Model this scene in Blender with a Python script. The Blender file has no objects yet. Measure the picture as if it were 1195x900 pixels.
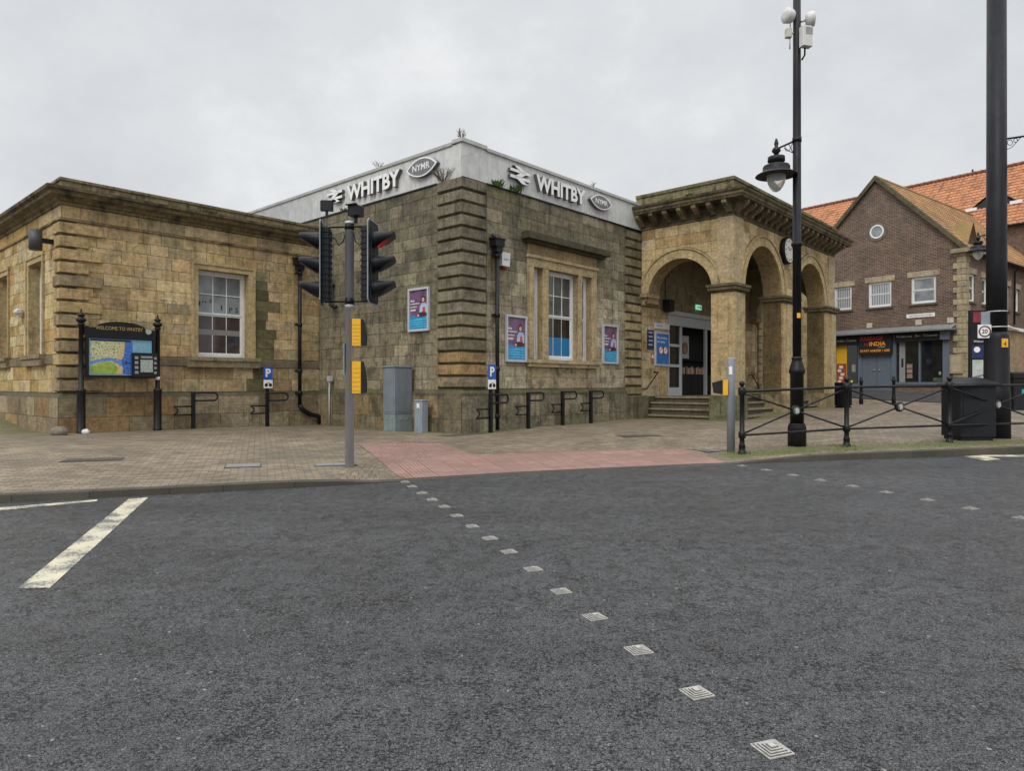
import bpy, math, random
from mathutils import Vector, Matrix
R_ = math.radians
rng = random.Random(7)
scene = bpy.context.scene
col = scene.collection
F, CX, CY, H = 808.0, 597.5, 450.0, 1.57          # photograph calibration (pixels, eye height in m)

# ------------------------------------------------------------------ frames
AR = R_(42.1)
SR = (math.sin(AR), math.cos(AR)); SL = (-math.cos(AR), math.sin(AR)); SO = (-1.25, 17.25)
SROT = R_(90 - 42.1)
def S(u, v, z=0.0):                                # station frame -> world
    return Vector((SO[0] + SR[0]*u + SL[0]*v, SO[1] + SR[1]*u + SL[1]*v, z))
BX, BY, BO, BROT = (math.cos(R_(38)), math.sin(R_(38))), (-math.sin(R_(38)), math.cos(R_(38))), (21.6, 33.0), R_(38)
def B(u, v, z=0.0):
    return Vector((BO[0] + BX[0]*u + BY[0]*v, BO[1] + BX[1]*u + BY[1]*v, z))

# ------------------------------------------------------------------ ground heights
KERB = [(-60, -8.0), (-25, 2.6), (-12, 6.7), (-6.29, 8.5), (-4.2, 9.2), (-2.42, 9.85), (-1.0, 10.45), (0.03, 10.9), (1.6, 11.45), (3.0, 11.9),
        (3.9, 12.15), (5.03, 12.5), (7.4, 13.1), (10.2, 13.8), (16, 15.0), (30, 17.5), (60, 22.0)]
def lerp_tab(tab, x):
    if x <= tab[0][0]: return tab[0][1]
    for (a, b), (c, d) in zip(tab, tab[1:]):
        if x <= c: return b + (d-b)*(x-a)/(c-a)
    return tab[-1][1]
def yk(x): return lerp_tab(KERB, x)
UP = [(-60, .1), (-3.4, .1), (-2.6, .085), (-1.9, .02), (3.7, .012), (4.6, .06), (5.6, .12), (10, .145), (60, .14)]
def road_z(y): return .015*min(y, 60)
def sm(t):
    t = max(0.0, min(1.0, t)); return t*t*(3-2*t)
CP = []
for u, v, z in ((0, 0, .379), (3.7, 0, .44), (7.38, 0, .475), (-6.94, 6.42, .44), (-3.87, 6.42, .42), (0, 6.42, .365), (8.4, -3.2, .49), (12.9, -3.25, .653),
                (17.6, -3.25, .70), (-6.94, 7.5, .41), (-6.94, 12.4, .62), (0, 3, .36)):
    p = S(u, v); CP.append((p.x, p.y, z))
CP += [(21.6, 33, 1.16), (18.4, 36.5, 1.33), (16, 38, 1.4), (40, 50, 1.8), (-30, 30, .7), (0, 60, 1.6), (30, 22, .8), (60, 40, 1.5), (28, 38, 1.3), (17, 25, .72), (13, 19.5, .55)]
def zb(x, y):
    sw = sz = 0
    for a, b, z in CP:
        w = 1.0/((x-a)**2 + (y-b)**2 + .3)**1.6
        sw += w; sz += w*z
    return sz/sw
def gz(x, y):
    k = yk(x); d = max(0.0, y-k)
    z0 = road_z(k) + lerp_tab(UP, x) + .006*min(d, 4)
    return z0 + (zb(x, y)-z0)*sm(d/6.5)
def px_pav(px, py):                                # a point of the pavement seen at a pixel of the photograph
    y = 12.0
    for _ in range(40):
        x = (px-CX)/F*y; y = .5*y + .5*(H-gz(x, y))/((py-CY)/F)
    return Vector((x, y, gz(x, y)))
def px_road(px, py):
    y = H/((py-CY)/F + .015); return Vector(((px-CX)/F*y, y, .015*y))

# ------------------------------------------------------------------ mesh builder
class MB:
    def __init__(s, colr=(1, 1, 1)):
        s.v = []; s.f = []; s.m = []; s.c = []; s.sm = []; s.mi = 0; s.col = colr; s.smooth = False; s.xf = None
    def vert(s, p):
        s.v.append(tuple(s.xf @ Vector(p)) if s.xf is not None else tuple(p)); return len(s.v)-1
    def face(s, pts, colr=None):
        s.f.append([s.vert(p) for p in pts]); s.m.append(s.mi); s.c.append(colr or s.col); s.sm.append(s.smooth)
    def idx(s, ids, colr=None):
        s.f.append(list(ids)); s.m.append(s.mi); s.c.append(colr or s.col); s.sm.append(s.smooth)
    def box(s, x0, x1, y0, y1, z0, z1, colr=None, skip=''):
        if x0 > x1: x0, x1 = x1, x0
        if y0 > y1: y0, y1 = y1, y0
        if z0 > z1: z0, z1 = z1, z0
        i = [s.vert(p) for p in ((x0,y0,z0),(x1,y0,z0),(x1,y1,z0),(x0,y1,z0),(x0,y0,z1),(x1,y0,z1),(x1,y1,z1),(x0,y1,z1))]
        for k, q in (('b',(0,3,2,1)),('t',(4,5,6,7)),('f',(0,1,5,4)),('r',(1,2,6,5)),('k',(2,3,7,6)),('l',(3,0,4,7))):
            if k not in skip: s.idx([i[j] for j in q], colr)
    def rbox(s, x0, x1, y0, y1, z0, z1, r=.01, colr=None):     # box with chamfered vertical and top edges
        pts = [(x0+r,y0),(x1-r,y0),(x1,y0+r),(x1,y1-r),(x1-r,y1),(x0+r,y1),(x0,y1-r),(x0,y0+r)]
        cx, cy = (x0+x1)/2, (y0+y1)/2
        ins = [(x+(r if x < cx else -r), y+(r if y < cy else -r)) for x, y in pts]
        rings = [[s.vert((x, y, z)) for x, y in P] for P, z in ((pts, z0), (pts, z1-r), (ins, z1))]
        n = 8
        for a, b in zip(rings, rings[1:]):
            for k in range(n): s.idx((a[k], a[(k+1) % n], b[(k+1) % n], b[k]), colr)
        s.idx(rings[-1], colr); s.idx(rings[0][::-1], colr)
    def prism(s, pts, y0, y1, colr=None):          # outline in x,z extruded along y (front at y0 < y1); pts counter-clockwise seen from the front
        n = len(pts)
        a = [s.vert((x, y0, z)) for x, z in pts]; b = [s.vert((x, y1, z)) for x, z in pts]
        s.idx(a, colr); s.idx(b[::-1], colr)
        for k in range(n): s.idx((a[k], b[k], b[(k+1) % n], a[(k+1) % n]), colr)
    def hprism(s, pts, z0, z1, colr=None):         # outline in x,y extruded along z
        n = len(pts)
        a = [s.vert((x, y, z0)) for x, y in pts]; b = [s.vert((x, y, z1)) for x, y in pts]
        s.idx(a[::-1], colr); s.idx(b, colr)
        for k in range(n): s.idx((a[k], a[(k+1) % n], b[(k+1) % n], b[k]), colr)
    def lathe(s, prof, o=(0, 0, 0), n=20, axis='z', cap=True):
        rings = []
        for r, h in prof:
            ring = []
            for k in range(n):
                a = 2*math.pi*k/n; c, d = r*math.cos(a), r*math.sin(a)
                p = (c, d, h) if axis == 'z' else ((h, c, d) if axis == 'x' else (d, h, c))
                ring.append(s.vert((p[0]+o[0], p[1]+o[1], p[2]+o[2])))
            rings.append(ring)
        sv = s.smooth; s.smooth = True
        for a, b in zip(rings, rings[1:]):
            for k in range(n): s.idx((a[k], a[(k+1) % n], b[(k+1) % n], b[k]))
        s.smooth = False
        if cap: s.idx(rings[0][::-1]); s.idx(rings[-1])
        s.smooth = sv
    def tube(s, path, r, n=10, cap=True, r1=None):
        path = [Vector(p) for p in path]; rings = []; prev = None
        for i, p in enumerate(path):
            t = (path[min(i+1, len(path)-1)] - path[max(i-1, 0)]).normalized()
            ref = prev if prev is not None else (Vector((0, 0, 1)) if abs(t.z) < .9 else Vector((1, 0, 0)))
            a = ref.cross(t)
            if a.length < 1e-5: a = Vector((1, 0, 0)).cross(t)
            a.normalize(); b = t.cross(a); prev = b
            rr = r if r1 is None else r + (r1-r)*i/(len(path)-1)
            rings.append([s.vert(p + a*(rr*math.cos(2*math.pi*k/n)) + b*(rr*math.sin(2*math.pi*k/n))) for k in range(n)])
        sv = s.smooth; s.smooth = True
        for a, b in zip(rings, rings[1:]):
            for k in range(n): s.idx((a[k], b[k], b[(k+1) % n], a[(k+1) % n]))
        s.smooth = False
        if cap: s.idx(rings[0]); s.idx(rings[-1][::-1])
        s.smooth = sv
    def ball(s, c, r, nu=14, nv=9, sq=(1, 1, 1)):
        prof = [(max(1e-4, math.sin(math.pi*i/nv)), -math.cos(math.pi*i/nv)) for i in range(nv+1)]
        rings = [[s.vert((c[0]+r*sq[0]*a*math.cos(2*math.pi*k/nu), c[1]+r*sq[1]*a*math.sin(2*math.pi*k/nu), c[2]+r*sq[2]*h)) for k in range(nu)] for a, h in prof]
        sv = s.smooth; s.smooth = True
        for a, b in zip(rings, rings[1:]):
            for k in range(nu): s.idx((a[k], a[(k+1) % nu], b[(k+1) % nu], b[k]))
        s.smooth = sv
    def mesh(s, other, f):
        base = {}
        for fa in other.f:
            ids = []
            for i in fa:
                if i not in base: base[i] = s.vert(f(other.v[i]))
                ids.append(base[i])
            s.idx(ids)
    def build(s, name, mats, parent=None, loc=None, rz=0.0):
        me = bpy.data.meshes.new(name); me.from_pydata(s.v, [], s.f)
        for m in (mats if isinstance(mats, (list, tuple)) else [mats]): me.materials.append(m)
        me.polygons.foreach_set('material_index', s.m); me.polygons.foreach_set('use_smooth', s.sm)
        me.update()
        me.uv_layers.new(name='UVMap'); me.color_attributes.new('tint', 'FLOAT_COLOR', 'CORNER')
        uvd = [0.0]*(2*len(me.loops)); cd = [1.0]*(4*len(me.loops))
        for p in me.polygons:
            n = p.normal
            t = Vector((-n.y, n.x, 0.0))
            if t.length < .05: t = Vector((1, 0, 0)); b = Vector((0, 1, 0))
            else: t.normalize(); b = n.cross(t)
            c = s.c[p.index]
            for li in p.loop_indices:
                q = me.vertices[me.loops[li].vertex_index].co
                uvd[2*li] = q.dot(t); uvd[2*li+1] = q.dot(b)
                cd[4*li:4*li+3] = c[:3]
        me.uv_layers['UVMap'].data.foreach_set('uv', uvd); me.color_attributes['tint'].data.foreach_set('color', cd)
        o = bpy.data.objects.new(name, me); col.objects.link(o)
        if parent is not None: o.parent = parent
        if loc is not None: o.location = loc
        o.rotation_euler.z = rz
        return o

def split_build(mb, name, mats, parent):           # every connected piece becomes a part of its own
    par = list(range(len(mb.v)))
    def fd(a):
        while par[a] != a: par[a] = par[par[a]]; a = par[a]
        return a
    key = {}
    for i, v in enumerate(mb.v):
        k = (round(v[0], 4), round(v[1], 4), round(v[2], 4))
        if k in key: par[fd(i)] = fd(key[k])
        else: key[k] = i
    for f in mb.f:
        for a in f[1:]: par[fd(a)] = fd(f[0])
    g = {}
    for i, f in enumerate(mb.f): g.setdefault(fd(f[0]), []).append(i)
    out = []
    for ids in g.values():
        n = MB(); mp = {}
        for i in ids:
            fa = []
            for q in mb.f[i]:
                if q not in mp: mp[q] = n.vert(mb.v[q])
                fa.append(mp[q])
            n.mi = mb.m[i]; n.smooth = mb.sm[i]; n.idx(fa, mb.c[i])
        out.append(n.build(name, mats, parent))
    return out
def tag(o, label, cat, group=None):
    o['label'] = label; o['category'] = cat
    if group: o['group'] = group
    return o
def thing(name, label, cat, loc, rz=0.0, group=None):
    o = bpy.data.objects.new(name, None); col.objects.link(o); o.location = loc; o.rotation_euler.z = rz
    o.empty_display_size = .2
    return tag(o, label, cat, group)
def struct(o): o['kind'] = 'structure'; return o
def dup(root, loc, rz, label, group=None):
    r = root.copy(); col.objects.link(r); r.location = loc; r.rotation_euler.z = rz; r['label'] = label
    if group: r['group'] = group
    for ch in list(root.children):
        c = ch.copy(); col.objects.link(c); c.parent = r
        for g in list(ch.children):
            d = g.copy(); col.objects.link(d); d.parent = c
    return r

# ------------------------------------------------------------------ text as geometry (x right, z up, facing -y)
def text_mb(txt, w=None, h=None, depth=.004, bold=0.0, align='l'):
    cu = bpy.data.curves.new('t', 'FONT'); cu.body = txt; cu.size = 1.0; cu.extrude = .5; cu.offset = bold; cu.resolution_u = 3
    o = bpy.data.objects.new('t', cu); col.objects.link(o)
    dg = bpy.context.evaluated_depsgraph_get(); dg.update()
    me = bpy.data.meshes.new_from_object(o.evaluated_get(dg))
    vs = [tuple(v.co) for v in me.vertices]; fs = [list(p.vertices) for p in me.polygons]
    bpy.data.objects.remove(o); bpy.data.curves.remove(cu); bpy.data.meshes.remove(me)
    x0, x1 = min(v[0] for v in vs), max(v[0] for v in vs); y0, y1 = min(v[1] for v in vs), max(v[1] for v in vs)
    sx = w/(x1-x0) if w else None; sy = h/(y1-y0) if h else None
    sx = sx or sy; sy = sy or sx
    m = MB()
    offx = {'l': 0, 'c': -(x1-x0)*sx/2, 'r': -(x1-x0)*sx}[align]
    m.v = [((v[0]-x0)*sx+offx, -(v[2]+.5)*depth, (v[1]-y0)*sy) for v in vs]
    m.f = fs; m.m = [0]*len(fs); m.c = [(1, 1, 1)]*len(fs); m.sm = [False]*len(fs)
    return m
def loose(mb):                                     # split into connected pieces, left to right (vertices welded by position)
    key = {}; par = {}
    def fd(a):
        while par[a] != a: par[a] = par[par[a]]; a = par[a]
        return a
    kid = []
    for v in mb.v:
        k = (round(v[0], 4), round(v[1], 4), round(v[2], 4)); kid.append(key.setdefault(k, len(key)))
    for i in range(len(key)): par[i] = i
    for f in mb.f:
        for a in f[1:]: par[fd(kid[a])] = fd(kid[f[0]])
    g = {}
    for f in mb.f: g.setdefault(fd(kid[f[0]]), []).append(f)
    out = []
    for fs in g.values():
        m = MB(); mp = {}
        for f in fs:
            ids = []
            for i in f:
                if i not in mp: mp[i] = m.vert(mb.v[i])
                ids.append(mp[i])
            m.idx(ids)
        out.append(m)
    return sorted(out, key=lambda m: min(v[0] for v in m.v))
def put(dst, src, x, y, z):
    dst.mesh(src, lambda p: (p[0]+x, p[1]+y, p[2]+z))

# ------------------------------------------------------------------ materials
def new_mat(name):
    m = bpy.data.materials.new(name); m.use_nodes = True
    nt = m.node_tree; b = nt.nodes['Principled BSDF']
    return m, nt, b
def N(nt, typ, **kw):
    n = nt.nodes.new(typ)
    for k, v in kw.items():
        if k.startswith('i_'): n.inputs[k[2:].replace('_', ' ')].default_value = v
        else: setattr(n, k, v)
    return n
def ramp(nt, fac, stops):
    r = nt.nodes.new('ShaderNodeValToRGB')
    el = r.color_ramp.elements
    while len(el) < len(stops): el.new(.5)
    for e, (p, c) in zip(el, stops):
        e.position = p; e.color = (c[0], c[1], c[2], 1) if isinstance(c, (tuple, list)) else (c, c, c, 1)
    nt.links.new(fac, r.inputs[0]); return r.outputs[0]
def mix(nt, fac, a, b, mode='MIX'):
    n = nt.nodes.new('ShaderNodeMix'); n.data_type = 'RGBA'; n.blend_type = mode
    for k, x in ((0, fac), (6, a), (7, b)):
        if hasattr(x, 'is_output'): nt.links.new(x, n.inputs[k])
        elif isinstance(x, (tuple, list)): n.inputs[k].default_value = (x[0], x[1], x[2], 1)
        else: n.inputs[k].default_value = x if k == 0 else (x, x, x, 1)
    return n.outputs[2]
def math_(nt, op, a, b=None, c=None):
    n = nt.nodes.new('ShaderNodeMath'); n.operation = op
    for k, x in enumerate((a, b, c)):
        if x is None: continue
        if hasattr(x, 'is_output'): nt.links.new(x, n.inputs[k])
        else: n.inputs[k].default_value = x
    return n.outputs[0]
def coords(nt, kind='Object', scale=(1, 1, 1), rot=(0, 0, 0)):
    tc = nt.nodes.new('ShaderNodeTexCoord'); mp = nt.nodes.new('ShaderNodeMapping')
    mp.inputs['Scale'].default_value = scale; mp.inputs['Rotation'].default_value = rot
    nt.links.new(tc.outputs[kind], mp.inputs[0]); return mp.outputs[0]
def noise(nt, vec, scale, detail=4, rough=.6):
    n = nt.nodes.new('ShaderNodeTexNoise'); n.inputs['Scale'].default_value = scale
    n.inputs['Detail'].default_value = detail; n.inputs['Roughness'].default_value = rough
    if vec is not None: nt.links.new(vec, n.inputs['Vector'])
    return n.outputs['Fac']
def bump(nt, b, h, strength=.3, dist=.01):
    n = nt.nodes.new('ShaderNodeBump'); n.inputs['Strength'].default_value = strength; n.inputs['Distance'].default_value = dist
    nt.links.new(h, n.inputs['Height']); nt.links.new(n.outputs[0], b.inputs['Normal']); return n
def flat(name, c, rough=.5, metal=0.0, var=.12, scale=6.0, bmp=0.0, spec=.5, dirt=None):
    m, nt, b = new_mat(name)
    v = coords(nt)
    n = noise(nt, v, scale, 5)
    lo = tuple(max(0, x*(1-var)) for x in c); hi = tuple(min(1, x*(1+var)) for x in c)
    o = ramp(nt, n, [(.3, lo), (.7, hi)])
    if dirt:
        d = ramp(nt, noise(nt, coords(nt, scale=(3, 3, .6)), 3.0, 6, .7), [(.5, 0.0), (.75, 1.0)])
        o = mix(nt, math_(nt, 'MULTIPLY', d, dirt[1]), o, dirt[0])
    nt.links.new(o, b.inputs['Base Color'])
    rr = ramp(nt, noise(nt, v, scale*2.3, 4), [(.2, max(0, rough-.08)), (.8, min(1, rough+.1))]); nt.links.new(rr, b.inputs['Roughness'])
    b.inputs['Metallic'].default_value = metal; b.inputs['Specular IOR Level'].default_value = spec
    if bmp: bump(nt, b, noise(nt, v, scale*8, 6), bmp, .004)
    return m

def stone_mat(name, moss=.5, grime=.5, streak=.5, top=7.0):
    """sandstone: base colour of each block from the 'tint' attribute, with grain, soot patches, rain streaks and moss"""
    m, nt, b = new_mat(name)
    v = coords(nt)
    at = N(nt, 'ShaderNodeAttribute', attribute_name='tint')
    base = at.outputs['Color']
    big = noise(nt, v, 2.2, 6, .65); mid = noise(nt, v, 11, 6, .7); fine = noise(nt, v, 90, 4, .7)
    o = mix(nt, 1.0, base, ramp(nt, mid, [(.25, .52), (.5, 1.0), (.75, 1.42)]), 'MULTIPLY')
    o = mix(nt, 1.0, o, ramp(nt, fine, [(.3, .78), (.7, 1.18)]), 'MULTIPLY')
    bed = noise(nt, coords(nt, scale=(2.5, 2.5, 38)), 1.0, 3, .6)
    o = mix(nt, 1.0, o, ramp(nt, bed, [(.3, .84), (.7, 1.14)]), 'MULTIPLY')
    pit = ramp(nt, noise(nt, v, 34, 5, .75), [(.60, 0.0), (.67, .7)])
    o = mix(nt, pit, o, (.05, .043, .028))
    lich = ramp(nt, noise(nt, v, 24, 6, .75), [(.64, 0.0), (.70, .45)])
    o = mix(nt, lich, o, (.50, .46, .36))
    iron = ramp(nt, noise(nt, coords(nt, scale=(1, 1, 2.2)), 5.0, 5, .6), [(.58, 0.0), (.72, .55)])
    o = mix(nt, iron, o, mix(nt, .55, o, (.30, .155, .05)))
    g = math_(nt, 'MULTIPLY', ramp(nt, big, [(.48, 0.0), (.64, 1.0)]), grime)
    o = mix(nt, g, o, (.04, .037, .027))
    st = ramp(nt, noise(nt, coords(nt, scale=(7, 7, .45)), 1.6, 6, .65), [(.52, 0.0), (.75, 1.0)])
    o = mix(nt, math_(nt, 'MULTIPLY', st, streak), o, (.026, .024, .018))
    ms = ramp(nt, math_(nt, 'ADD', math_(nt, 'MULTIPLY', noise(nt, v, 3.7, 7, .72), .7), math_(nt, 'MULTIPLY', noise(nt, coords(nt, scale=(4, 4, .7)), 1.3, 4), .3)), [(.5, 0.0), (.64, 1.0)])
    o = mix(nt, math_(nt, 'MULTIPLY', ms, moss), o, (.075, .078, .022))
    geo = nt.nodes.new('ShaderNodeNewGeometry'); sx = nt.nodes.new('ShaderNodeSeparateXYZ'); nt.links.new(geo.outputs['True Normal'], sx.inputs[0])
    tops = math_(nt, 'MULTIPLY', ramp(nt, sx.outputs[2], [(.45, 0.0), (.75, 1.0)]), ramp(nt, noise(nt, v, 6, 6, .7), [(.35, .15), (.6, .9)]))
    o = mix(nt, tops, o, (.06, .062, .02))
    nt.links.new(o, b.inputs['Base Color']); b.inputs['Roughness'].default_value = .88; b.inputs['Specular IOR Level'].default_value = .25
    hh = math_(nt, 'ADD', math_(nt, 'MULTIPLY', mid, .7), math_(nt, 'MULTIPLY', fine, .4))
    bump(nt, b, hh, .8, .025)
    return m

M = {}
M['stone'] = stone_mat('sandstone', .16, .42, .5)
M['dark_stone'] = stone_mat('sooty_sandstone', .22, .62, .8)
M['soot_shade'] = stone_mat('soot_and_shade_moulding', .3, .9, .95)  # soot staining, plus the shade under mouldings put into the stone colour
M['trim'] = stone_mat('trim_stone', .10, .26, .48)
M['black_iron'] = flat('black_iron', (.009, .009, .0105), .42, 0, .3, 9, .12, spec=.28)
M['black_plastic'] = flat('black_plastic', (.011, .012, .015), .5, 0, .2, 12, .05, spec=.3)
M['visor_lining'] = flat('visor_lining', (.10, .10, .10), .35, 0, .1)
M['black_sheen'] = flat('charcoal_paint', (.014, .014, .017), .45, 0, .25, 3, .06, spec=.2, dirt=((.045, .042, .036), .3))
M['grey_pole'] = flat('grey_pole_paint', (.42, .445, .48), .42, 0, .06, 4, .05, dirt=((.16, .16, .15), .3))
M['grey_cab'] = flat('grey_cabinet_paint', (.17, .20, .228), .5, 0, .12, 3, .05, dirt=((.07, .075, .06), .5))
M['green_cab'] = flat('faded_green_base', (.20, .245, .245), .55, 0, .12, 5, .05, dirt=((.08, .085, .06), .5))
M['pale_cab'] = flat('pale_grey_paint', (.24, .29, .32), .5, 0, .12, 5, .05, dirt=((.1, .1, .08), .6))
M['white'] = flat('white_paint', (.74, .74, .72), .42, 0, .05, 5, .04, dirt=((.38, .36, .31), .5))
M['letter_white'] = flat('letter_white', (.82, .82, .81), .4, 0, .04, 6, dirt=((.5, .49, .45), .4))
M['letter_side'] = flat('letter_side', (.11, .11, .115), .5, 0, .2, 8)
M['badge_grey'] = flat('badge_grey', (.16, .16, .17), .4, 0, .1, 6)
M['yellow'] = flat('yellow_plastic', (.80, .42, .015), .4, 0, .08, 6, dirt=((.35, .2, .03), .35))
M['gold'] = flat('gold_lettering', (.42, .29, .09), .4, 0, .1)
M['orange_txt'] = flat('orange_lettering', (.85, .33, .03), .5)
M['red_txt'] = flat('red_lettering', (.5, .03, .04), .5)
M['cream'] = flat('cream_lettering', (.72, .66, .5), .5)
M['blue_sign'] = flat('blue_sign', (.02, .10, .42), .4, 0, .06)
M['navy_sign'] = flat('navy_sign', (.012, .022, .10), .4, 0, .1)
M['mid_blue'] = flat('blue_notice', (.03, .16, .46), .4, 0, .25, 3)
M['light_frame'] = flat('light_grey_frame', (.46, .49, .5), .4, 0, .06, dirt=((.25, .24, .2), .4))
M['slate_frame'] = flat('slate_blue_paint', (.12, .145, .185), .5, 0, .06)
M['purple'] = flat('poster_purple', (.15, .075, .15), .35, 0, .5, 6)
M['poster_blue'] = flat('poster_blue', (.015, .25, .50), .35, 0, .4, 9)
M['aqua'] = flat('poster_aqua', (.10, .42, .62), .35, 0, .3, 12)
M['skin'] = flat('poster_skin', (.62, .36, .25), .5)
M['hair'] = flat('poster_hair', (.05, .02, .025), .5)
M['denim'] = flat('poster_denim', (.35, .45, .62), .5, 0, .3, 14)
M['red'] = flat('poster_red', (.55, .05, .05), .5, 0, .3, 14)
M['steel'] = flat('worn_steel', (.50, .48, .44), .42, .35, .25, 22, .1)
M['steel_groove'] = flat('steel_groove', (.075, .07, .062), .7, 0, .3, 20)
M['iron_cover'] = flat('rusty_cover', (.085, .062, .045), .7, .3, .35, 14, .4)
M['light_cover'] = flat('worn_light_cover', (.21, .215, .21), .6, .2, .3, 9, .3)
M['road_paint'] = None
M['bark'] = flat('dead_stem', (.10, .07, .045), .8)
M['leaf'] = flat('weed_leaf', (.055, .105, .022), .6, 0, .35, 5)
M['grassy'] = flat('grass_blade', (.12, .15, .035), .7, 0, .4, 3)
M['dark_in'] = flat('dark_interior', (.012, .012, .013), .8, 0, .2)
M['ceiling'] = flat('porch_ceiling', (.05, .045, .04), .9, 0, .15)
M['lead'] = flat('lead_sheet', (.19, .20, .20), .6, 0, .15, 5, .1, dirt=((.08, .08, .06), .5))
M['plastic_white'] = flat('white_plastic', (.62, .62, .60), .45, 0, .05, 6, dirt=((.35, .33, .3), .3))
M['grey_grille'] = flat('grey_grille', (.28, .28, .28), .6)
M['blue_film'] = flat('blue_window_film', (.005, .17, .38), .12, 0, .06)

def glass_mat(name, c, rough=.04, var=.3):
    m, nt, b = new_mat(name)
    n = noise(nt, coords(nt), 1.7, 3)
    nt.links.new(ramp(nt, n, [(.35, tuple(x*(1-var) for x in c)), (.65, tuple(x*(1+var) for x in c))]), b.inputs['Base Color'])
    b.inputs['Roughness'].default_value = rough; b.inputs['Specular IOR Level'].default_value = .6
    bump(nt, b, noise(nt, coords(nt), 3.5, 2), .04, .02)
    return m
M['glass_dark'] = glass_mat('dark_glass', (.012, .014, .015))
M['glass_grey'] = glass_mat('blind_behind_glass', (.22, .24, .255))
M['glass_brown'] = glass_mat('brown_reflection_in_glass', (.055, .04, .036), .05, .45)  # reflection of the houses opposite painted into the pane colour
M['glass_mid'] = glass_mat('dim_room_behind_glass', (.085, .095, .085), .05, .4)
M['glass_blind'] = None

def emis(name, c, s):
    m, nt, b = new_mat(name); b.inputs['Base Color'].default_value = (*c, 1); b.inputs['Emission Color'].default_value = (*c, 1); b.inputs['Emission Strength'].default_value = s
    return m
M['red_lens'] = emis('lit_red_lens', (.95, .02, .02), 9.0)
M['exit_green'] = emis('lit_exit_sign', (.22, .72, .48), .8)
M['lens_off'] = glass_mat('unlit_lens', (.03, .03, .02), .15)

m, nt, b = new_mat('clear_lamp_bowl'); b.inputs['Base Color'].default_value = (.92, .95, .92, 1); b.inputs['Roughness'].default_value = .05
b.inputs['Transmission Weight'].default_value = .72; b.inputs['IOR'].default_value = 1.06; M['bowl'] = m

# blinds (vertical slats) behind glass
m, nt, b = new_mat('vertical_blind_behind_glass')
w = N(nt, 'ShaderNodeTexWave', wave_type='BANDS', bands_direction='X', i_Scale=2.6, i_Distortion=.4); nt.links.new(coords(nt, 'UV'), w.inputs['Vector'])
nt.links.new(ramp(nt, w.outputs['Fac'], [(.1, (.16, .18, .2)), (.5, (.42, .45, .46)), (.9, (.5, .52, .52))]), b.inputs['Base Color']); b.inputs['Roughness'].default_value = .08
M['glass_blind'] = m

# painted fascia boards
m, nt, b = new_mat('weathered_white_fascia')
v = coords(nt)
o = ramp(nt, noise(nt, v, 3.2, 7, .7), [(.3, (.47, .475, .465)), (.6, (.62, .622, .61))])
at = N(nt, 'ShaderNodeAttribute', attribute_name='tint'); o = mix(nt, 1.0, o, at.outputs['Color'], 'MULTIPLY')
st = ramp(nt, noise(nt, coords(nt, scale=(9, 9, .7)), 1.4, 6, .7), [(.5, 0.0), (.72, .55)])
o = mix(nt, st, o, (.25, .245, .22))
vo = N(nt, 'ShaderNodeTexVoronoi', feature='DISTANCE_TO_EDGE', i_Scale=.55)
wv = mix(nt, .35, v, N(nt, 'ShaderNodeTexNoise', i_Scale=2.0, i_Detail=6.0).outputs['Color']); nt.links.new(wv, vo.inputs['Vector'])
cr = ramp(nt, vo.outputs['Distance'], [(.002, 1.0), (.006, 0.0)])
o = mix(nt, math_(nt, 'MULTIPLY', cr, .22), o, (.12, .12, .11))
nt.links.new(o, b.inputs['Base Color']); b.inputs['Roughness'].default_value = .65
bump(nt, b, noise(nt, v, 14, 6, .7), .5, .01); M['fascia'] = m

# asphalt
m, nt, b = new_mat('worn_asphalt')
v = coords(nt)
nz = N(nt, 'ShaderNodeTexNoise', i_Scale=26.0, i_Detail=3.0); nt.links.new(v, nz.inputs['Vector'])
wv = mix(nt, .035, v, nz.outputs['Color'])
vo = N(nt, 'ShaderNodeTexVoronoi', feature='F1', i_Scale=62.0, i_Randomness=1.0); nt.links.new(wv, vo.inputs['Vector'])
ve = N(nt, 'ShaderNodeTexVoronoi', feature='DISTANCE_TO_EDGE', i_Scale=62.0, i_Randomness=1.0); nt.links.new(wv, ve.inputs['Vector'])
big = noise(nt, coords(nt, scale=(.35, 1, 1)), .55, 5, .6); patch = noise(nt, v, 7.0, 5, .7); fine = noise(nt, v, 240, 3, .7)
pn = math_(nt, 'ADD', math_(nt, 'MULTIPLY', noise(nt, coords(nt, scale=(1, 1.3, 1)), 47, 2.5, .65), .82), math_(nt, 'MULTIPLY', math_(nt, 'SUBTRACT', patch, .5), .42))
pits = ramp(nt, pn, [(.468, 0.0), (.488, 1.0)])
chipcol = N(nt, 'ShaderNodeSeparateColor'); nt.links.new(vo.outputs['Color'], chipcol.inputs[0])
o = ramp(nt, chipcol.outputs[0], [(0.0, (.064, .066, .070)), (.5, (.080, .082, .086)), (1.0, (.100, .102, .106))])
o = mix(nt, 1.0, o, ramp(nt, big, [(.3, .70), (.7, 1.22)]), 'MULTIPLY')
lane = noise(nt, coords(nt, scale=(.25, 1.0, 1), rot=(0, 0, R_(-18))), .8, 4, .55)
o = mix(nt, 1.0, o, ramp(nt, lane, [(.35, .93), (.65, 1.06)]), 'MULTIPLY')
o = mix(nt, 1.0, o, ramp(nt, fine, [(.3, .8), (.7, 1.2)]), 'MULTIPLY')
clus = ramp(nt, noise(nt, coords(nt, scale=(1, .8, 1)), 17, 7, .82), [(.50, 0.0), (.58, .62)])
o = mix(nt, clus, o, (.018, .018, .019))
o = mix(nt, pits, o, (.006, .006, .0065))
lt = ramp(nt, noise(nt, v, 66, 2, .6), [(.62, 0.0), (.65, .6)])
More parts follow.
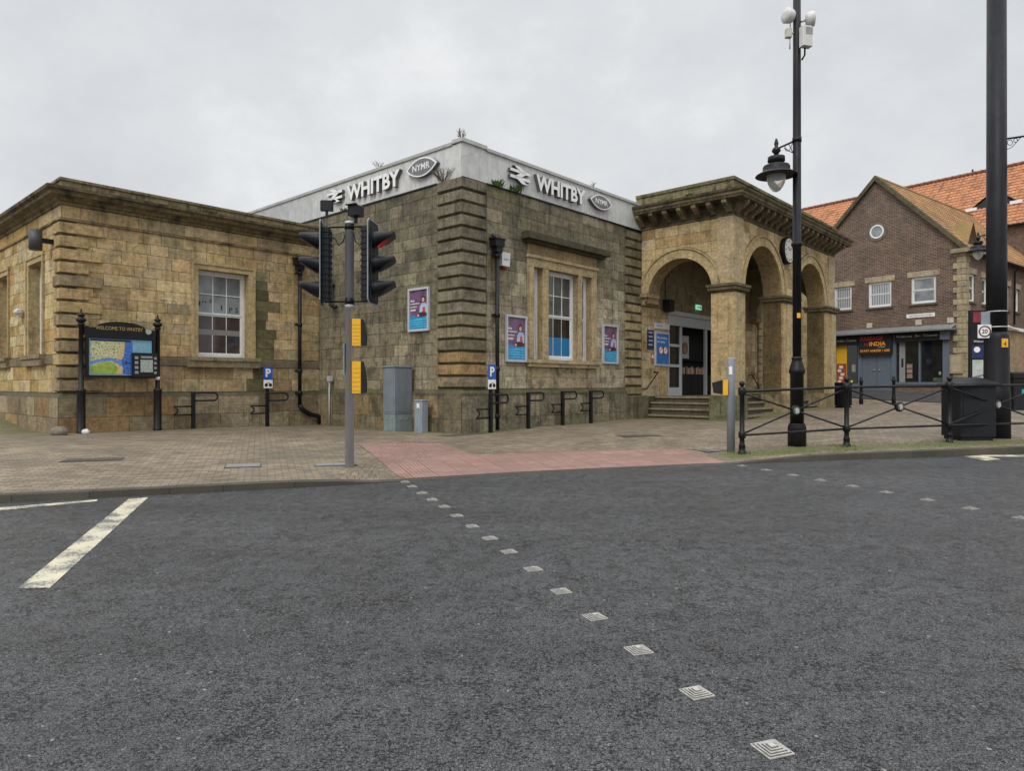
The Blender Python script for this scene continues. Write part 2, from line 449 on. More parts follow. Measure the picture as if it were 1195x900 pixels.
o = mix(nt, lt, o, (.20, .202, .205))
chip = math_(nt, 'MULTIPLY', math_(nt, 'GREATER_THAN', chipcol.outputs[1], .9975), .7)
o = mix(nt, chip, o, (.30, .29, .27))
nt.links.new(o, b.inputs['Base Color'])
nt.links.new(ramp(nt, noise(nt, v, 3.0, 5), [(.3, .31), (.7, .54)]), b.inputs['Roughness'])
hgt = math_(nt, 'ADD', ramp(nt, ve.outputs['Distance'], [(0.0, 0.35), (.12, 1.0)]), math_(nt, 'MULTIPLY', pits, -2.2))
hgt = math_(nt, 'ADD', hgt, math_(nt, 'MULTIPLY', chipcol.outputs[2], .6))
bump(nt, b, hgt, .9, .009); M['asphalt'] = m

# worn thermoplastic road paint
m, nt, b = new_mat('worn_road_paint')
v = coords(nt)
wear = ramp(nt, math_(nt, 'ADD', math_(nt, 'MULTIPLY', noise(nt, v, 3.0, 3, .6), .55), math_(nt, 'MULTIPLY', noise(nt, v, 45, 4, .7), .5)), [(.50, 0.0), (.58, 1.0)])
o = mix(nt, wear, ramp(nt, noise(nt, v, 8, 5), [(.3, (.44, .40, .28)), (.7, (.58, .54, .41))]), (.12, .118, .11))
nt.links.new(o, b.inputs['Base Color']); b.inputs['Roughness'].default_value = .6
bump(nt, b, noise(nt, v, 60, 4, .7), .5, .006); M['road_paint'] = m

# block paving, with a moss mask kept in the tint attribute
def paver(name, lo, hi, mortar, bw, bh, rot, mossy=True, ms=.006):
    m, nt, b = new_mat(name)
    uv = coords(nt, 'UV', rot=(0, 0, rot))
    br = N(nt, 'ShaderNodeTexBrick', i_Scale=1.0, i_Mortar_Size=ms, i_Mortar_Smooth=.4, i_Bias=0.0, i_Brick_Width=bw, i_Row_Height=bh)
    br.inputs['Color1'].default_value = (*lo, 1); br.inputs['Color2'].default_value = (*hi, 1); br.inputs['Mortar'].default_value = (*mortar, 1)
    nt.links.new(uv, br.inputs['Vector'])
    v = coords(nt)
    o = mix(nt, 1.0, br.outputs['Color'], ramp(nt, noise(nt, v, 1.1, 6, .65), [(.3, .72), (.7, 1.2)]), 'MULTIPLY')
    o = mix(nt, 1.0, o, ramp(nt, noise(nt, v, 40, 4, .7), [(.3, .78), (.7, 1.2)]), 'MULTIPLY')
    sp = ramp(nt, noise(nt, v, 9, 4, .75), [(.62, 0.0), (.75, .5)]); o = mix(nt, sp, o, (.075, .066, .05))
    o = mix(nt, ramp(nt, noise(nt, coords(nt, scale=(.5, 1, 1)), .8, 6, .65), [(.52, 0.0), (.66, .5)]), o, (.10, .088, .066))
    hsrc = math_(nt, 'SUBTRACT', math_(nt, 'MULTIPLY', noise(nt, v, 70, 4, .7), .25), br.outputs['Fac'])
    if mossy:
        at = N(nt, 'ShaderNodeAttribute', attribute_name='tint'); sc = N(nt, 'ShaderNodeSeparateColor'); nt.links.new(at.outputs['Color'], sc.inputs[0])
        mk = math_(nt, 'SUBTRACT', 1.0, sc.outputs[0])
        mm = ramp(nt, math_(nt, 'ADD', mk, math_(nt, 'MULTIPLY', math_(nt, 'SUBTRACT', noise(nt, v, 5, 7, .75), .5), 1.5)), [(.42, 0.0), (.72, .85)])
        o = mix(nt, mm, o, mix(nt, noise(nt, v, 30, 4), (.05, .062, .016), (.15, .16, .045)))
    nt.links.new(o, b.inputs['Base Color'])
    nt.links.new(ramp(nt, noise(nt, v, 1.6, 4), [(.3, .55), (.7, .8)]), b.inputs['Roughness']); b.inputs['Specular IOR Level'].default_value = .35
    bump(nt, b, hsrc, .5, .008); return m
M['paver'] = paver('brown_block_paving', (.15, .118, .083), (.262, .208, .145), (.075, .062, .046), .21, .105, R_(-20), ms=.008)
M['kerb'] = paver('kerb_stone', (.058, .052, .04), (.085, .076, .058), (.02, .02, .018), .92, 3.0, 0.0)

# red blister paving
m, nt, b = new_mat('red_blister_paving')
uv = coords(nt, 'UV', rot=(0, 0, R_(-19)))
br = N(nt, 'ShaderNodeTexBrick', offset=0.0, i_Scale=1.0, i_Mortar_Size=.006, i_Brick_Width=.4, i_Row_Height=.4)
br.inputs['Color1'].default_value = (.215, .112, .09, 1); br.inputs['Color2'].default_value = (.30, .165, .135, 1); br.inputs['Mortar'].default_value = (.085, .06, .05, 1)
nt.links.new(uv, br.inputs['Vector']); v = coords(nt)
o = mix(nt, 1.0, br.outputs['Color'], ramp(nt, noise(nt, v, 1.5, 6, .7), [(.3, .72), (.7, 1.22)]), 'MULTIPLY')
o = mix(nt, ramp(nt, noise(nt, v, 6, 6, .75), [(.44, 0.0), (.62, .85)]), o, (.135, .098, .078))
sx = nt.nodes.new('ShaderNodeSeparateXYZ'); nt.links.new(uv, sx.inputs[0])
def cell(x): return math_(nt, 'SUBTRACT', math_(nt, 'FRACT', math_(nt, 'MULTIPLY', x, 15.0)), .5)
ca, cb = cell(sx.outputs[0]), cell(sx.outputs[1])
rr = math_(nt, 'SQRT', math_(nt, 'ADD', math_(nt, 'MULTIPLY', ca, ca), math_(nt, 'MULTIPLY', cb, cb)))
dome = ramp(nt, rr, [(.20, 1.0), (.40, 0.0)])
o = mix(nt, math_(nt, 'MULTIPLY', dome, .65), o, (.39, .245, .205))
nt.links.new(o, b.inputs['Base Color']); b.inputs['Roughness'].default_value = .75
bump(nt, b, math_(nt, 'SUBTRACT', dome, br.outputs['Fac']), .8, .008); M['blister'] = m

def brick_mat(name, c1, c2, mortar, bw=.225, bh=.075):
    m, nt, b = new_mat(name)
    br = N(nt, 'ShaderNodeTexBrick', i_Scale=1.0, i_Mortar_Size=.009, i_Mortar_Smooth=.2, i_Brick_Width=bw, i_Row_Height=bh)
    br.inputs['Color1'].default_value = (*c1, 1); br.inputs['Color2'].default_value = (*c2, 1); br.inputs['Mortar'].default_value = (*mortar, 1)
    nt.links.new(coords(nt, 'UV'), br.inputs['Vector']); v = coords(nt)
    o = mix(nt, 1.0, br.outputs['Color'], ramp(nt, noise(nt, v, .9, 5, .7), [(.3, .75), (.7, 1.25)]), 'MULTIPLY')
    o = mix(nt, 1.0, o, ramp(nt, noise(nt, v, 9, 5, .7), [(.3, .75), (.7, 1.25)]), 'MULTIPLY')
    nt.links.new(o, b.inputs['Base Color']); b.inputs['Roughness'].default_value = .85
    bump(nt, b, math_(nt, 'SUBTRACT', 1.0, br.outputs['Fac']), .5, .01); return m
M['brick'] = brick_mat('brown_brick', (.07, .04, .027), (.16, .088, .055), (.27, .235, .19))
M['buff_brick'] = brick_mat('buff_brick', (.30, .21, .12), (.42, .30, .17), (.22, .19, .14), .3, .1)

def tile_mat(name, sat):
    m, nt, b = new_mat(name)
    at = N(nt, 'ShaderNodeAttribute', attribute_name='tint'); v = coords(nt)
    o = mix(nt, 1.0, at.outputs['Color'], ramp(nt, noise(nt, v, 7, 5), [(.3, .75), (.7, 1.2)]), 'MULTIPLY')
    o = mix(nt, math_(nt, 'MULTIPLY', ramp(nt, noise(nt, v, .7, 6, .7), [(.5, 0.0), (.75, 1.0)]), sat), o, (.10, .075, .035))
    nt.links.new(o, b.inputs['Base Color']); b.inputs['Roughness'].default_value = .8; return m
M['tile'] = tile_mat('orange_pantile', .35)
M['mossy_tile'] = tile_mat('mossy_pantile', .9)

# map panel
m, nt, b = new_mat('printed_town_map')
v = coords(nt)
vo = N(nt, 'ShaderNodeTexVoronoi', feature='DISTANCE_TO_EDGE', i_Scale=16.0); nt.links.new(v, vo.inputs['Vector'])
vc = N(nt, 'ShaderNodeTexVoronoi', feature='F1', i_Scale=16.0); nt.links.new(v, vc.inputs['Vector'])
sc = N(nt, 'ShaderNodeSeparateColor'); nt.links.new(vc.outputs['Color'], sc.inputs[0])
o = ramp(nt, sc.outputs[0], [(0, (.16, .26, .06)), (.35, (.42, .42, .14)), (.7, (.50, .38, .22)), (1, (.30, .36, .12))])
o = mix(nt, ramp(nt, vo.outputs['Distance'], [(.05, 1.0), (.12, 0.0)]), o, (.66, .62, .48))
nt.links.new(o, b.inputs['Base Color']); b.inputs['Roughness'].default_value = .25; M['map'] = m
M['map_green'] = flat('map_fields', (.27, .37, .05), .25, 0, .35, 9)
M['map_water'] = flat('map_river', (.10, .24, .58), .25, 0, .3, 14)
M['map_sea'] = flat('map_sea', (.05, .14, .48), .25, 0, .9, 24)
M['map_sand'] = flat('map_sand', (.55, .42, .17), .25, 0, .2, 12)
M['map_blue'] = flat('map_border', (.16, .40, .55), .25, 0, .08)
M['screen'] = flat('dull_screen', (.34, .37, .34), .2, 0, .3, 25)

# ------------------------------------------------------------------ stone palettes (linear albedo)
def jit(c, a, r=rng):
    k = 1 + r.uniform(-a, a)
    return tuple(max(.01, x*k*(1+r.uniform(-.018, .018))) for x in c)
def pal_wing(s, z):
    r = rng.random()
    if -2.1 < s < -1.72 and z < 4.75: return jit((.14, .125, .06), .3)
    c = (.47, .335, .165) if r < .5 else (.55, .425, .24) if r < .74 else (.40, .265, .115) if r < .86 else (.34, .28, .17)
    if z < 2.1: c = (.36, .265, .14) if r < .6 else (.43, .34, .2) if r < .85 else (.26, .19, .105)
    if z < 1.4: c = (.23, .178, .108) if r < .5 else (.32, .26, .17) if r < .78 else (.30, .195, .09)
    k = 1.13 + .10*math.sin(s*1.3+z*.9)*math.cos(z*1.7-s*.6); m_ = (.45, .33, .175)
    if z > 2.1: c = tuple(.62*a+.38*b for a, b in zip(c, m_))
    return jit(tuple(x*k for x in c), .15)
def pal_wing_side(s, z):
    r = rng.random()
    c = (.50, .38, .19) if r < .5 else (.56, .45, .26) if r < .75 else (.42, .28, .11)
    return jit(tuple(x*1.1 for x in c), .16)
def pal_main(s, z):
    t = sm((z-2.9)/2.2 + .25*math.sin(s*1.7))                            # the upper courses are old, sooty, algae-covered stone
    r = rng.random()
    lo = (.49, .42, .295) if r < .5 else (.38, .32, .22) if r < .8 else (.55, .48, .345)
    hi = (.225, .195, .13) if r < .45 else (.18, .16, .108) if r < .75 else (.29, .25, .17) if r < .94 else (.205, .19, .10)
    c = tuple(a+(b-a)*t for a, b in zip(lo, hi))
    if z < 1.4: c = (.21, .19, .125) if r < .6 else (.29, .25, .17)
    return jit(c, .16)
def pal_main_left(s, z):
    t = sm((z-1.7)/2.3); r = rng.random()
    lo = (.25, .205, .13) if r < .6 else (.32, .27, .18)
    hi = (.195, .17, .115) if r < .5 else (.155, .14, .098) if r < .8 else (.25, .22, .145)
    c = tuple(a+(b-a)*t for a, b in zip(lo, hi))
    if z < 1.4: c = (.20, .165, .10) if r < .6 else (.27, .19, .10)
    return jit(c, .16)
def pal_port(s, z):
    r = rng.random()
    c = (.47, .355, .19) if r < .55 else (.40, .285, .135) if r < .8 else (.52, .42, .26)
    return jit(tuple(x*1.1 for x in c), .18)

def ashlar(mb, fmap, s0, s1, z0, z1, ch, ln, pal, holes=(), arches=(), proud=.013, gap=.0048):
    """coursed blocks standing `proud` of a wall face; fmap(s, z, d) gives the point d metres out of the wall. Arches are (centre, radius, spring height)."""
    nz_ = max(1, round((z1-z0)/ch)); hts = [1+rng.uniform(-.1, .1) for _ in range(nz_)]; k = (z1-z0)/sum(hts)
    zs = [z0]
    for h in hts: zs.append(zs[-1]+h*k)
    cuts = sorted(set([zs[0]] + zs[1:-1] + [zs[-1]]))
    for h in holes:                                # snap courses to the openings
        for e in (h[2], h[3]):
            if z0+.05 < e < z1-.05:
                j = min(range(len(cuts)), key=lambda i: abs(cuts[i]-e))
                if abs(cuts[j]-e) < .09 and 0 < j < len(cuts)-1: cuts[j] = e
                else: cuts = sorted(cuts+[e])
    for a, b in zip(cuts, cuts[1:]):
        zm = (a+b)/2
        spans = [(s0, s1)]
        for h in holes:
            if h[2]-1e-6 < zm < h[3]+1e-6:
                ns = []
                for p, q in spans:
                    if h[1] <= p or h[0] >= q: ns.append((p, q)); continue
                    if h[0] > p: ns.append((p, h[0]))
                    if h[1] < q: ns.append((h[1], q))
                spans = ns
        for p, q in spans:
            s = p
            first = True
            while s < q-1e-4:
                L = rng.uniform(*ln)*(.6 if first and rng.random() < .5 else 1); first = False
                e = s+L
                if q-e < ln[0]*.5: e = q
                block(mb, fmap, s, e, a, b, jit(pal((s+e)/2, zm), .02), arches, proud+rng.uniform(0, .007), gap)
                s = e
def block(mb, fmap, s, e, a, b, c, arches, d, g):
    x0, x1, y0, y1 = s+g, e-g, a+g, b-g
    low = None
    for cx, r, zs in arches:
        if x1 <= cx-r or x0 >= cx+r: continue
        def arc(x):
            t = r*r-(x-cx)**2
            return zs+math.sqrt(t) if t > 0 else -1e9
        xs = [x0+(x1-x0)*i/12 for i in range(13)]
        lows = [max(y0, arc(x)) for x in xs]
        if max(lows) > y0: low = [(x, l) for x, l in zip(xs, lows) if l < y1-.004]
        if low is not None: break
    if low is None: pts = [(x0, y0), (x1, y0), (x1, y1), (x0, y1)]
    elif len(low) < 2: return
    else: pts = low + [(low[-1][0], y1), (low[0][0], y1)]
    fr = [mb.vert(fmap(x, z, d)) for x, z in pts]; bk = [mb.vert(fmap(x, z, -.004)) for x, z in pts]
    mb.idx(fr, c)
    for i in range(len(pts)):
        j = (i+1) % len(pts); mb.idx((fr[i], bk[i], bk[j], fr[j]), tuple(x*.65 for x in c))  # block sides coloured darker to deepen the shade in the recesses

MORTAR = (.11, .088, .058)
# station frame wall maps: front faces look along -v, side faces along -u
def fm_v(v0): return lambda s, z, d: (s, v0-d, z)
def fm_u(u0): return lambda s, z, d: (u0-d, -s, z)          # s = -v so that s runs to the viewer's right

# ================================================================== STATION
st = thing('railway_station', 'long sandstone railway station with white name fascia and arched entrance portico', 'railway station', (SO[0], SO[1], 0), SROT)
VJ, UC = 6.42, -6.94
ZB = -.2

# --- wing
wallw = MB(MORTAR)
win = (-3.92, -2.13, 2.33, 4.94)
def wall_holes(mb, fmap, s0, s1, z0, z1, holes, c):         # backing sheet with rectangular openings
    ss = sorted({s0, s1, *[x for h in holes for x in h[:2]]}); zz = sorted({z0, z1, *[x for h in holes for x in h[2:4]]})
    for a, b in zip(ss, ss[1:]):
        for p, q in zip(zz, zz[1:]):
            if any(h[0]-1e-6 <= a and b <= h[1]+1e-6 and h[2]-1e-6 <= p and q <= h[3]+1e-6 for h in holes): continue
            mb.face([fmap(a, p, 0), fmap(b, p, 0), fmap(b, q, 0), fmap(a, q, 0)], c)
hw = [(-3.74, -2.31, 2.34, 4.74)]
wall_holes(wallw, fm_v(VJ), UC, 0, ZB, 6.4, hw, MORTAR)
ashlar(wallw, fm_v(VJ), UC+.3, -.01, 1.40, 2.10, .35, (.5, 1.0), pal_wing)
ashlar(wallw, fm_v(VJ), UC+.3, -.01, 2.33, 5.50, .29, (.4, .85), pal_wing, holes=[win])
ashlar(wallw, fm_v(VJ), UC, -.01, 5.56, 5.86, .31, (.7, 1.3), pal_wing)
side_w = [(-9.15, -7.95, 2.3, 4.72), (-12.55, -11.35, 2.3, 4.72), (-15.95, -14.75, 2.3, 4.72)]
surr_w = [(a-.2, b+.2, 2.33, 4.9) for a, b, _, _ in side_w]
wall_holes(wallw, fm_u(UC), -20, -VJ, ZB, 6.4, side_w, MORTAR)
ashlar(wallw, fm_u(UC), -18, -VJ-.3, 1.40, 2.10, .35, (.5, 1.0), pal_wing_side)
ashlar(wallw, fm_u(UC), -18, -VJ-.3, 2.33, 5.50, .29, (.4, .85), pal_wing_side, holes=surr_w)
ashlar(wallw, fm_u(UC), -18, -VJ, 5.56, 5.86, .31, (.7, 1.3), pal_wing_side)
wallw.build('wall', M['stone'], st)['label'] = 'honey coloured ashlar wall of the low wing'

def corner_strip(mb, uc, vc, prof, ulen, vlen, c=None, uend=None, colr=None):
    """moulding swept round an outer corner at (uc, vc): profile of (out, z); runs ulen along +u on the front and vlen along +v on the side"""
    for (d0, z0), (d1, z1) in zip(prof, prof[1:]):
        cc = colr() if colr else mb.col
        mb.face([(uc-d0, vc-d0, z0), (uc+ulen, vc-d0, z0), (uc+ulen, vc-d1, z1), (uc-d1, vc-d1, z1)], cc)
        mb.face([(uc-d0, vc+vlen, z0), (uc-d0, vc-d0, z0), (uc-d1, vc-d1, z1), (uc-d1, vc+vlen, z1)], cc)
pl = MB((.23, .175, .10))
def plinth(mb, uc, vc, ulen, vlen, top, d, palf):
    corner_strip(mb, uc, vc, [(d, ZB), (d, top-.12), (d-.07, top-.02), (0, top)], ulen, vlen, colr=lambda: (.13, .11, .075))
    ashlar(mb, fm_v(vc-d), uc-d, uc+ulen, .2, .80, .5, (.7, 1.3), palf, proud=.01, gap=.006)
    ashlar(mb, fm_v(vc-d), uc-d, uc+ulen, .80, top-.12, .5, (.7, 1.3), palf, proud=.01, gap=.006)
    ashlar(mb, fm_u(uc-d), -vc-vlen, -vc+d, .2, .80, .5, (.7, 1.3), palf, proud=.01, gap=.006)
    ashlar(mb, fm_u(uc-d), -vc-vlen, -vc+d, .80, top-.12, .5, (.7, 1.3), palf, proud=.01, gap=.006)
plinth(pl, UC, VJ, 6.9, 11, 1.40, .1, pal_wing)
pl.build('plinth', M['stone'], st)
sc_ = MB((.20, .16, .105))
corner_strip(sc_, UC, VJ, [(0, 2.08), (.05, 2.10), (.05, 2.28), (.0, 2.33)], 6.93, 11)
sc_.build('string_course', M['stone'], st)
co = MB((.27, .195, .105))
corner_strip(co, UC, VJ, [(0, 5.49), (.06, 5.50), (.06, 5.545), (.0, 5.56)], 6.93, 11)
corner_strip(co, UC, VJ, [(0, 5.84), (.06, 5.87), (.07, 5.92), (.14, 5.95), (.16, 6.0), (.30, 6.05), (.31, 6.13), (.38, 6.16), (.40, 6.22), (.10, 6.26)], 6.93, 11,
             colr=lambda: jit((.20, .152, .088), .2))  # tint darkened for soot and for the shade on the cornice underside
co.build('cornice', M['soot_shade'], st)
pa = MB((.25, .20, .115))
pa.col = (.24, .19, .11)
corner_strip(pa, UC, VJ, [(.02, 6.2), (.02, 6.44), (.05, 6.445), (.05, 6.51), (-.35, 6.515), (-.35, 6.2)], 6.93, 11)
pa.build('parapet', M['soot_shade'], st)
qn = MB((.40, .28, .13))
def quoin_block(mb, uc, vc, lu, lv, z0, z1, d, c, ch=.035):
    """one rusticated corner block: long on the front by lu and on the side by lv, chamfered"""
    prof = [(0, z0), (d, z0+ch), (d, z1-ch), (0, z1)]
    for (d0, a), (d1, b_) in zip(prof, prof[1:]):
        k0 = ch if d0 == d else 0; k1 = ch if d1 == d else 0
        mb.face([(uc-d0, vc-d0, a), (uc+lu-k0, vc-d0, a), (uc+lu-k1, vc-d1, b_), (uc-d1, vc-d1, b_)], c)
        mb.face([(uc-d0, vc+lv-k0, a), (uc-d0, vc-d0, a), (uc-d1, vc-d1, b_), (uc-d1, vc+lv-k1, b_)], c)
    mb.face([(uc+lu, vc, z0), (uc+lu, vc, z1), (uc+lu-ch, vc-d, z1-ch), (uc+lu-ch, vc-d, z0+ch)], c)
    mb.face([(uc, vc+lv, z0), (uc-d, vc+lv-ch, z0+ch), (uc-d, vc+lv-ch, z1-ch), (uc, vc+lv, z1)], c)
z = 1.41; k = 0
nq = 13; hq = (5.48-1.41)/nq
for k in range(nq):
    l = k % 2 == 0
    quoin_block(qn, UC, VJ, .87 if l else .57, .48 if l else .36, z+.012, z+hq-.012, .075+rng.uniform(-.008, .008), jit((.46, .33, .16) if rng.random() < .7 else (.34, .26, .15), .16), .026)
    z += hq
qn.build('quoin', M['stone'], st)

def opening(mb, fmap, a, b, z0, z1, depth, c):      # reveal of an opening (jambs, head, sill)
    f = fmap
    mb.face([f(a, z0, 0), f(a, z1, 0), f(a, z1, -depth), f(a, z0, -depth)], c)
    mb.face([f(b, z0, 0), f(b, z0, -depth), f(b, z1, -depth), f(b, z1, 0)], c)
    mb.face([f(a, z1, 0), f(b, z1, 0), f(b, z1, -depth), f(a, z1, -depth)], c)
    mb.face([f(a, z0, 0), f(a, z0, -depth), f(b, z0, -depth), f(b, z0, 0)], c)
def fbox(mb, fmap, a, b, z0, z1, d0, d1, c=None):   # box on a wall face between depths d0 < d1 (outwards)
    P = lambda s, z, d: fmap(s, z, d)
    q = [P(a, z0, d1), P(b, z0, d1), P(b, z1, d1), P(a, z1, d1), P(a, z0, d0), P(b, z0, d0), P(b, z1, d0), P(a, z1, d0)]
    i = [mb.vert(p) for p in q]
    for f in ((0,1,2,3),(5,4,7,6),(4,0,3,7),(1,5,6,2),(3,2,6,7),(4,5,1,0)): mb.idx([i[j] for j in f], c)
def surround(mb, fmap, a, b, z0, z1, w=.19, d=.07):
    c = jit((.50, .38, .20), .06)
    for (p, q, r, s_) in ((a-w, a, z0, z1+w), (b, b+w, z0, z1+w), (a, b, z1, z1+w)):
        fbox(mb, fmap, p, q, r, s_, -.01, d*.6, c)
    e = .06                                        # raised outer fillet
    for (p, q, r, s_) in ((a-w-.003, a-w+e, z0, z1+w-e), (b+w-e, b+w+.003, z0, z1+w-e), (a-w-.03, b+w+.03, z1+w-e, z1+w+.02)):
        fbox(mb, fmap, p, q, r, s_, -.01, d, c)
    opening(mb, fmap, a, b, z0, z1, .3, tuple(x*.95 for x in c))
def sash(fmap, a, b, z0, z1, depth, parent, cols=3, glass=('glass_grey', 'glass_brown'), zm=None, bars=2, film=None):
    """white sash window set `depth` behind the wall face; panes are sub-parts"""
    fr = MB(); zm = zm or (z0+z1)/2
    fw = .075
    for (p, q, r, s_) in ((a, a+fw, z0, z1), (b-fw, b, z0, z1), (a+fw, b-fw, z1-fw, z1), (a+fw, b-fw, z0, z0+fw*1.15)):
        fbox(fr, fmap, p, q, r, s_, -depth-.06, -depth)
    ia, ib = a+fw, b-fw
    for lo, hi, off in ((zm, z1-fw, -.012), (z0+fw*1.15, zm, -.034)):
        sw = .045
        for (p, q, r, s_) in ((ia, ia+sw, lo, hi), (ib-sw, ib, lo, hi), (ia+sw, ib-sw, hi-sw, hi), (ia+sw, ib-sw, lo, lo+sw)):
            fbox(fr, fmap, p, q, r, s_, -depth-.05, -depth+off)
        for i in range(1, cols):
            x = ia+sw+(ib-ia-2*sw)*i/cols; fbox(fr, fmap, x-.011, x+.011, lo+sw, hi-sw, -depth-.048, -depth+off-.006)
        if bars > 1:
            x = (lo+hi)/2; fbox(fr, fmap, ia+sw, ib-sw, x-.011, x+.011, -depth-.046, -depth+off-.008)
    o = fr.build('window', M['white'], parent)
    mats = [M[g] for g in glass] + ([M[film]] if film else [])
    g = MB(); d = -depth-.042
    g.mi = 0; g.face([fmap(ia, zm, d), fmap(ib, zm, d), fmap(ib, z1-fw, d), fmap(ia, z1-fw, d)])
    zl = z0+fw
    if film:
        zq = (zl+zm)/2; g.mi = 2; g.face([fmap(ia, zl, d), fmap(ib, zl, d), fmap(ib, zq, d), fmap(ia, zq, d)]); zl = zq
    g.mi = min(1, len(glass)-1); g.face([fmap(ia, zl, d), fmap(ib, zl, d), fmap(ib, zm, d), fmap(ia, zm, d)])
    gp = g.build('glass_pane', mats, o)
    return o
sr = MB((.48, .37, .2)); surround(sr, fm_v(VJ), -3.74, -2.31, 2.34, 4.74); sr.build('window_surround', M['trim'], st)
sl = MB((.30, .24, .15)); fbox(sl, fm_v(VJ), -4.04, -2.0, 2.07, 2.25, 0, .13); fbox(sl, fm_v(VJ), -4.04, -2.0, 2.25, 2.35, 0, .17); sl.build('window_sill', M['stone'], st)
wwin = sash(fm_v(VJ), -3.74, -2.31, 2.35, 4.74, .22, st, zm=3.55)
wwin['label'] = 'white twelve pane sash window with grey upper panes'
dec = MB()                                         # letters of a reflected sign, put on the upper panes as dark shapes, and the frosted band lower down
for s_, x, zz, wd in (("I\"", -3.60, 3.78, .20), ("W", -3.32, 3.86, .12), ("I", -2.98, 3.70, .035), ("P", -2.74, 3.66, .09), ("S", -2.56, 3.66, .08)):
    put(dec, text_mb(s_, w=wd, h=.13, depth=.002), x, VJ+.258, zz)
split_build(dec, 'letter', M['dark_in'], wwin)
bd = MB(); fbox(bd, fm_v(VJ), -3.62, -2.43, 2.98, 3.13, -.2615, -.2595); bd.build('frosted_band', flat('frosted_band', (.22, .21, .2), .3), wwin)
for i, (a, b_, z0, z1) in enumerate(side_w):
    sr = MB((.48, .37, .2)); surround(sr, fm_u(UC), a, b_, 2.34, z1); sr.build('window_surround', M['trim'], st)
    sl = MB((.26, .21, .13)); fbox(sl, fm_u(UC), a-.3, b_+.3, 2.07, 2.25, 0, .13); fbox(sl, fm_u(UC), a-.3, b_+.3, 2.25, 2.35, 0, .17); sl.build('window_sill', M['stone'], st)
    sash(fm_u(UC), a, b_, 2.35, z1, .22, st, zm=3.55)
# faint painted letters on the wing wall
pt = MB(); put(pt, text_mb('T R A', w=.75, h=.22, depth=.002), -4.72, VJ-.022, 3.60); split_build(pt, 'faded_letter', flat('faded_wall_paint', (.25, .235, .165), .8, 0, .25, 20), st)
# roof sheets
rf = MB(); rf.face([(UC, VJ+.3, 6.3), (0, VJ+.3, 6.3), (0, 18, 6.3), (UC, 18, 6.3)]); rf.face([(0, 0, 7.3), (30, 0, 7.3), (30, 16, 7.3), (0, 16, 7.3)])
rf.build('roof', M['lead'], st)

# --- main block
mw = MB(MORTAR)
mwin = [(2.72, 3.13, 2.30, 4.88), (3.37, 4.80, 2.30, 4.88), (4.97, 5.47, 2.30, 4.88)]
wall_holes(mw, fm_v(0), 0, 10.17, ZB, 6.82, mwin, MORTAR)
ashlar(mw, fm_v(0), .86, 7.36, 1.49, 6.79, .312, (.42, .9), pal_main, holes=[(2.44, 5.75, 1.49, 5.50), (2.3, 6.0, 5.5, 5.52)])
ashlar(mw, fm_v(0), 2.45, 5.74, 1.49, 2.08, .3, (.6, 1.1), lambda s, z: jit((.44, .36, .23), .1))
mw.build('wall', M['dark_stone'], st)['label'] = 'mossy grey-brown ashlar front with the three-light window'
ml = MB(MORTAR)
wall_holes(ml, fm_u(0), -18, 0, ZB, 6.82, [], MORTAR)
ashlar(ml, fm_u(0), -8.5, -.86, 1.42, 6.79, .312, (.42, .95), pal_main_left)
ml.build('wall', M['dark_stone'], st)['label'] = 'dark sooty ashlar side wall above the tall grey cabinet'
mp_ = MB((.2, .17, .1))
corner_strip(mp_, 0, 0, [(.11, ZB), (.11, 1.37), (.04, 1.45), (0, 1.49)], 7.36, 6.3, colr=lambda: (.14, .12, .08))
for a, b_, top in ((.2, .72, 1), (.72, 1.30, 1)):
    ashlar(mp_, fm_v(-.11), -.11, 7.36, a, b_, .6, (.6, 1.1), pal_main, proud=.01)
    ashlar(mp_, fm_u(-.11), -6.3, .11, a, b_, .6, (.6, 1.1), pal_main_left, proud=.01)
mp_.build('plinth', M['dark_stone'], st)
mq = MB()
nq = 17; hq = (6.80-1.5)/nq; z = 1.5
for k in range(nq):
    hi = z > 3.3
    base = (.205, .18, .125) if hi else ((.28, .225, .145) if rng.random() < .6 else (.24, .20, .13))
    if not hi and rng.random() < .3: base = (.30, .20, .09)
    quoin_block(mq, 0, 0, .83, .88, z+.014, z+hq-.014, .065+rng.uniform(-.008, .008), jit(base, .22), .028); z += hq
mq.build('quoin', M['dark_stone'], st)
mq2 = MB(); z = 1.25; nq = 18; hq = (6.72-1.25)/nq   # rusticated strip at the porch end of the front
for k in range(nq):
    c = jit((.38, .295, .17) if z < 4 else (.22, .185, .115), .2)
    a, b_, ch, d = 7.39, 8.30, .03, .065
    for (d0, p), (d1, q) in zip([(0, z+.015), (d, z+.015+ch), (d, z+hq-.015-ch), (0, z+hq-.015)], [(d, z+.015+ch), (d, z+hq-.015-ch), (0, z+hq-.015)]):
        mq2.face([(a, -d0, p), (b_, -d0, p), (b_, -d1, q), (a, -d1, q)], c)
    mq2.face([(a, 0, z+.015), (a, -d, z+.015+ch), (a, -d, z+hq-.015-ch), (a, 0, z+hq-.015)], c)
    z += hq
mq2.build('quoin', M['dark_stone'], st)
bp = MB((.15, .135, .085)); bp.rbox(7.33, 8.36, -.32, .05, ZB, 1.24, .03); bp.build('pedestal', M['dark_stone'], st)

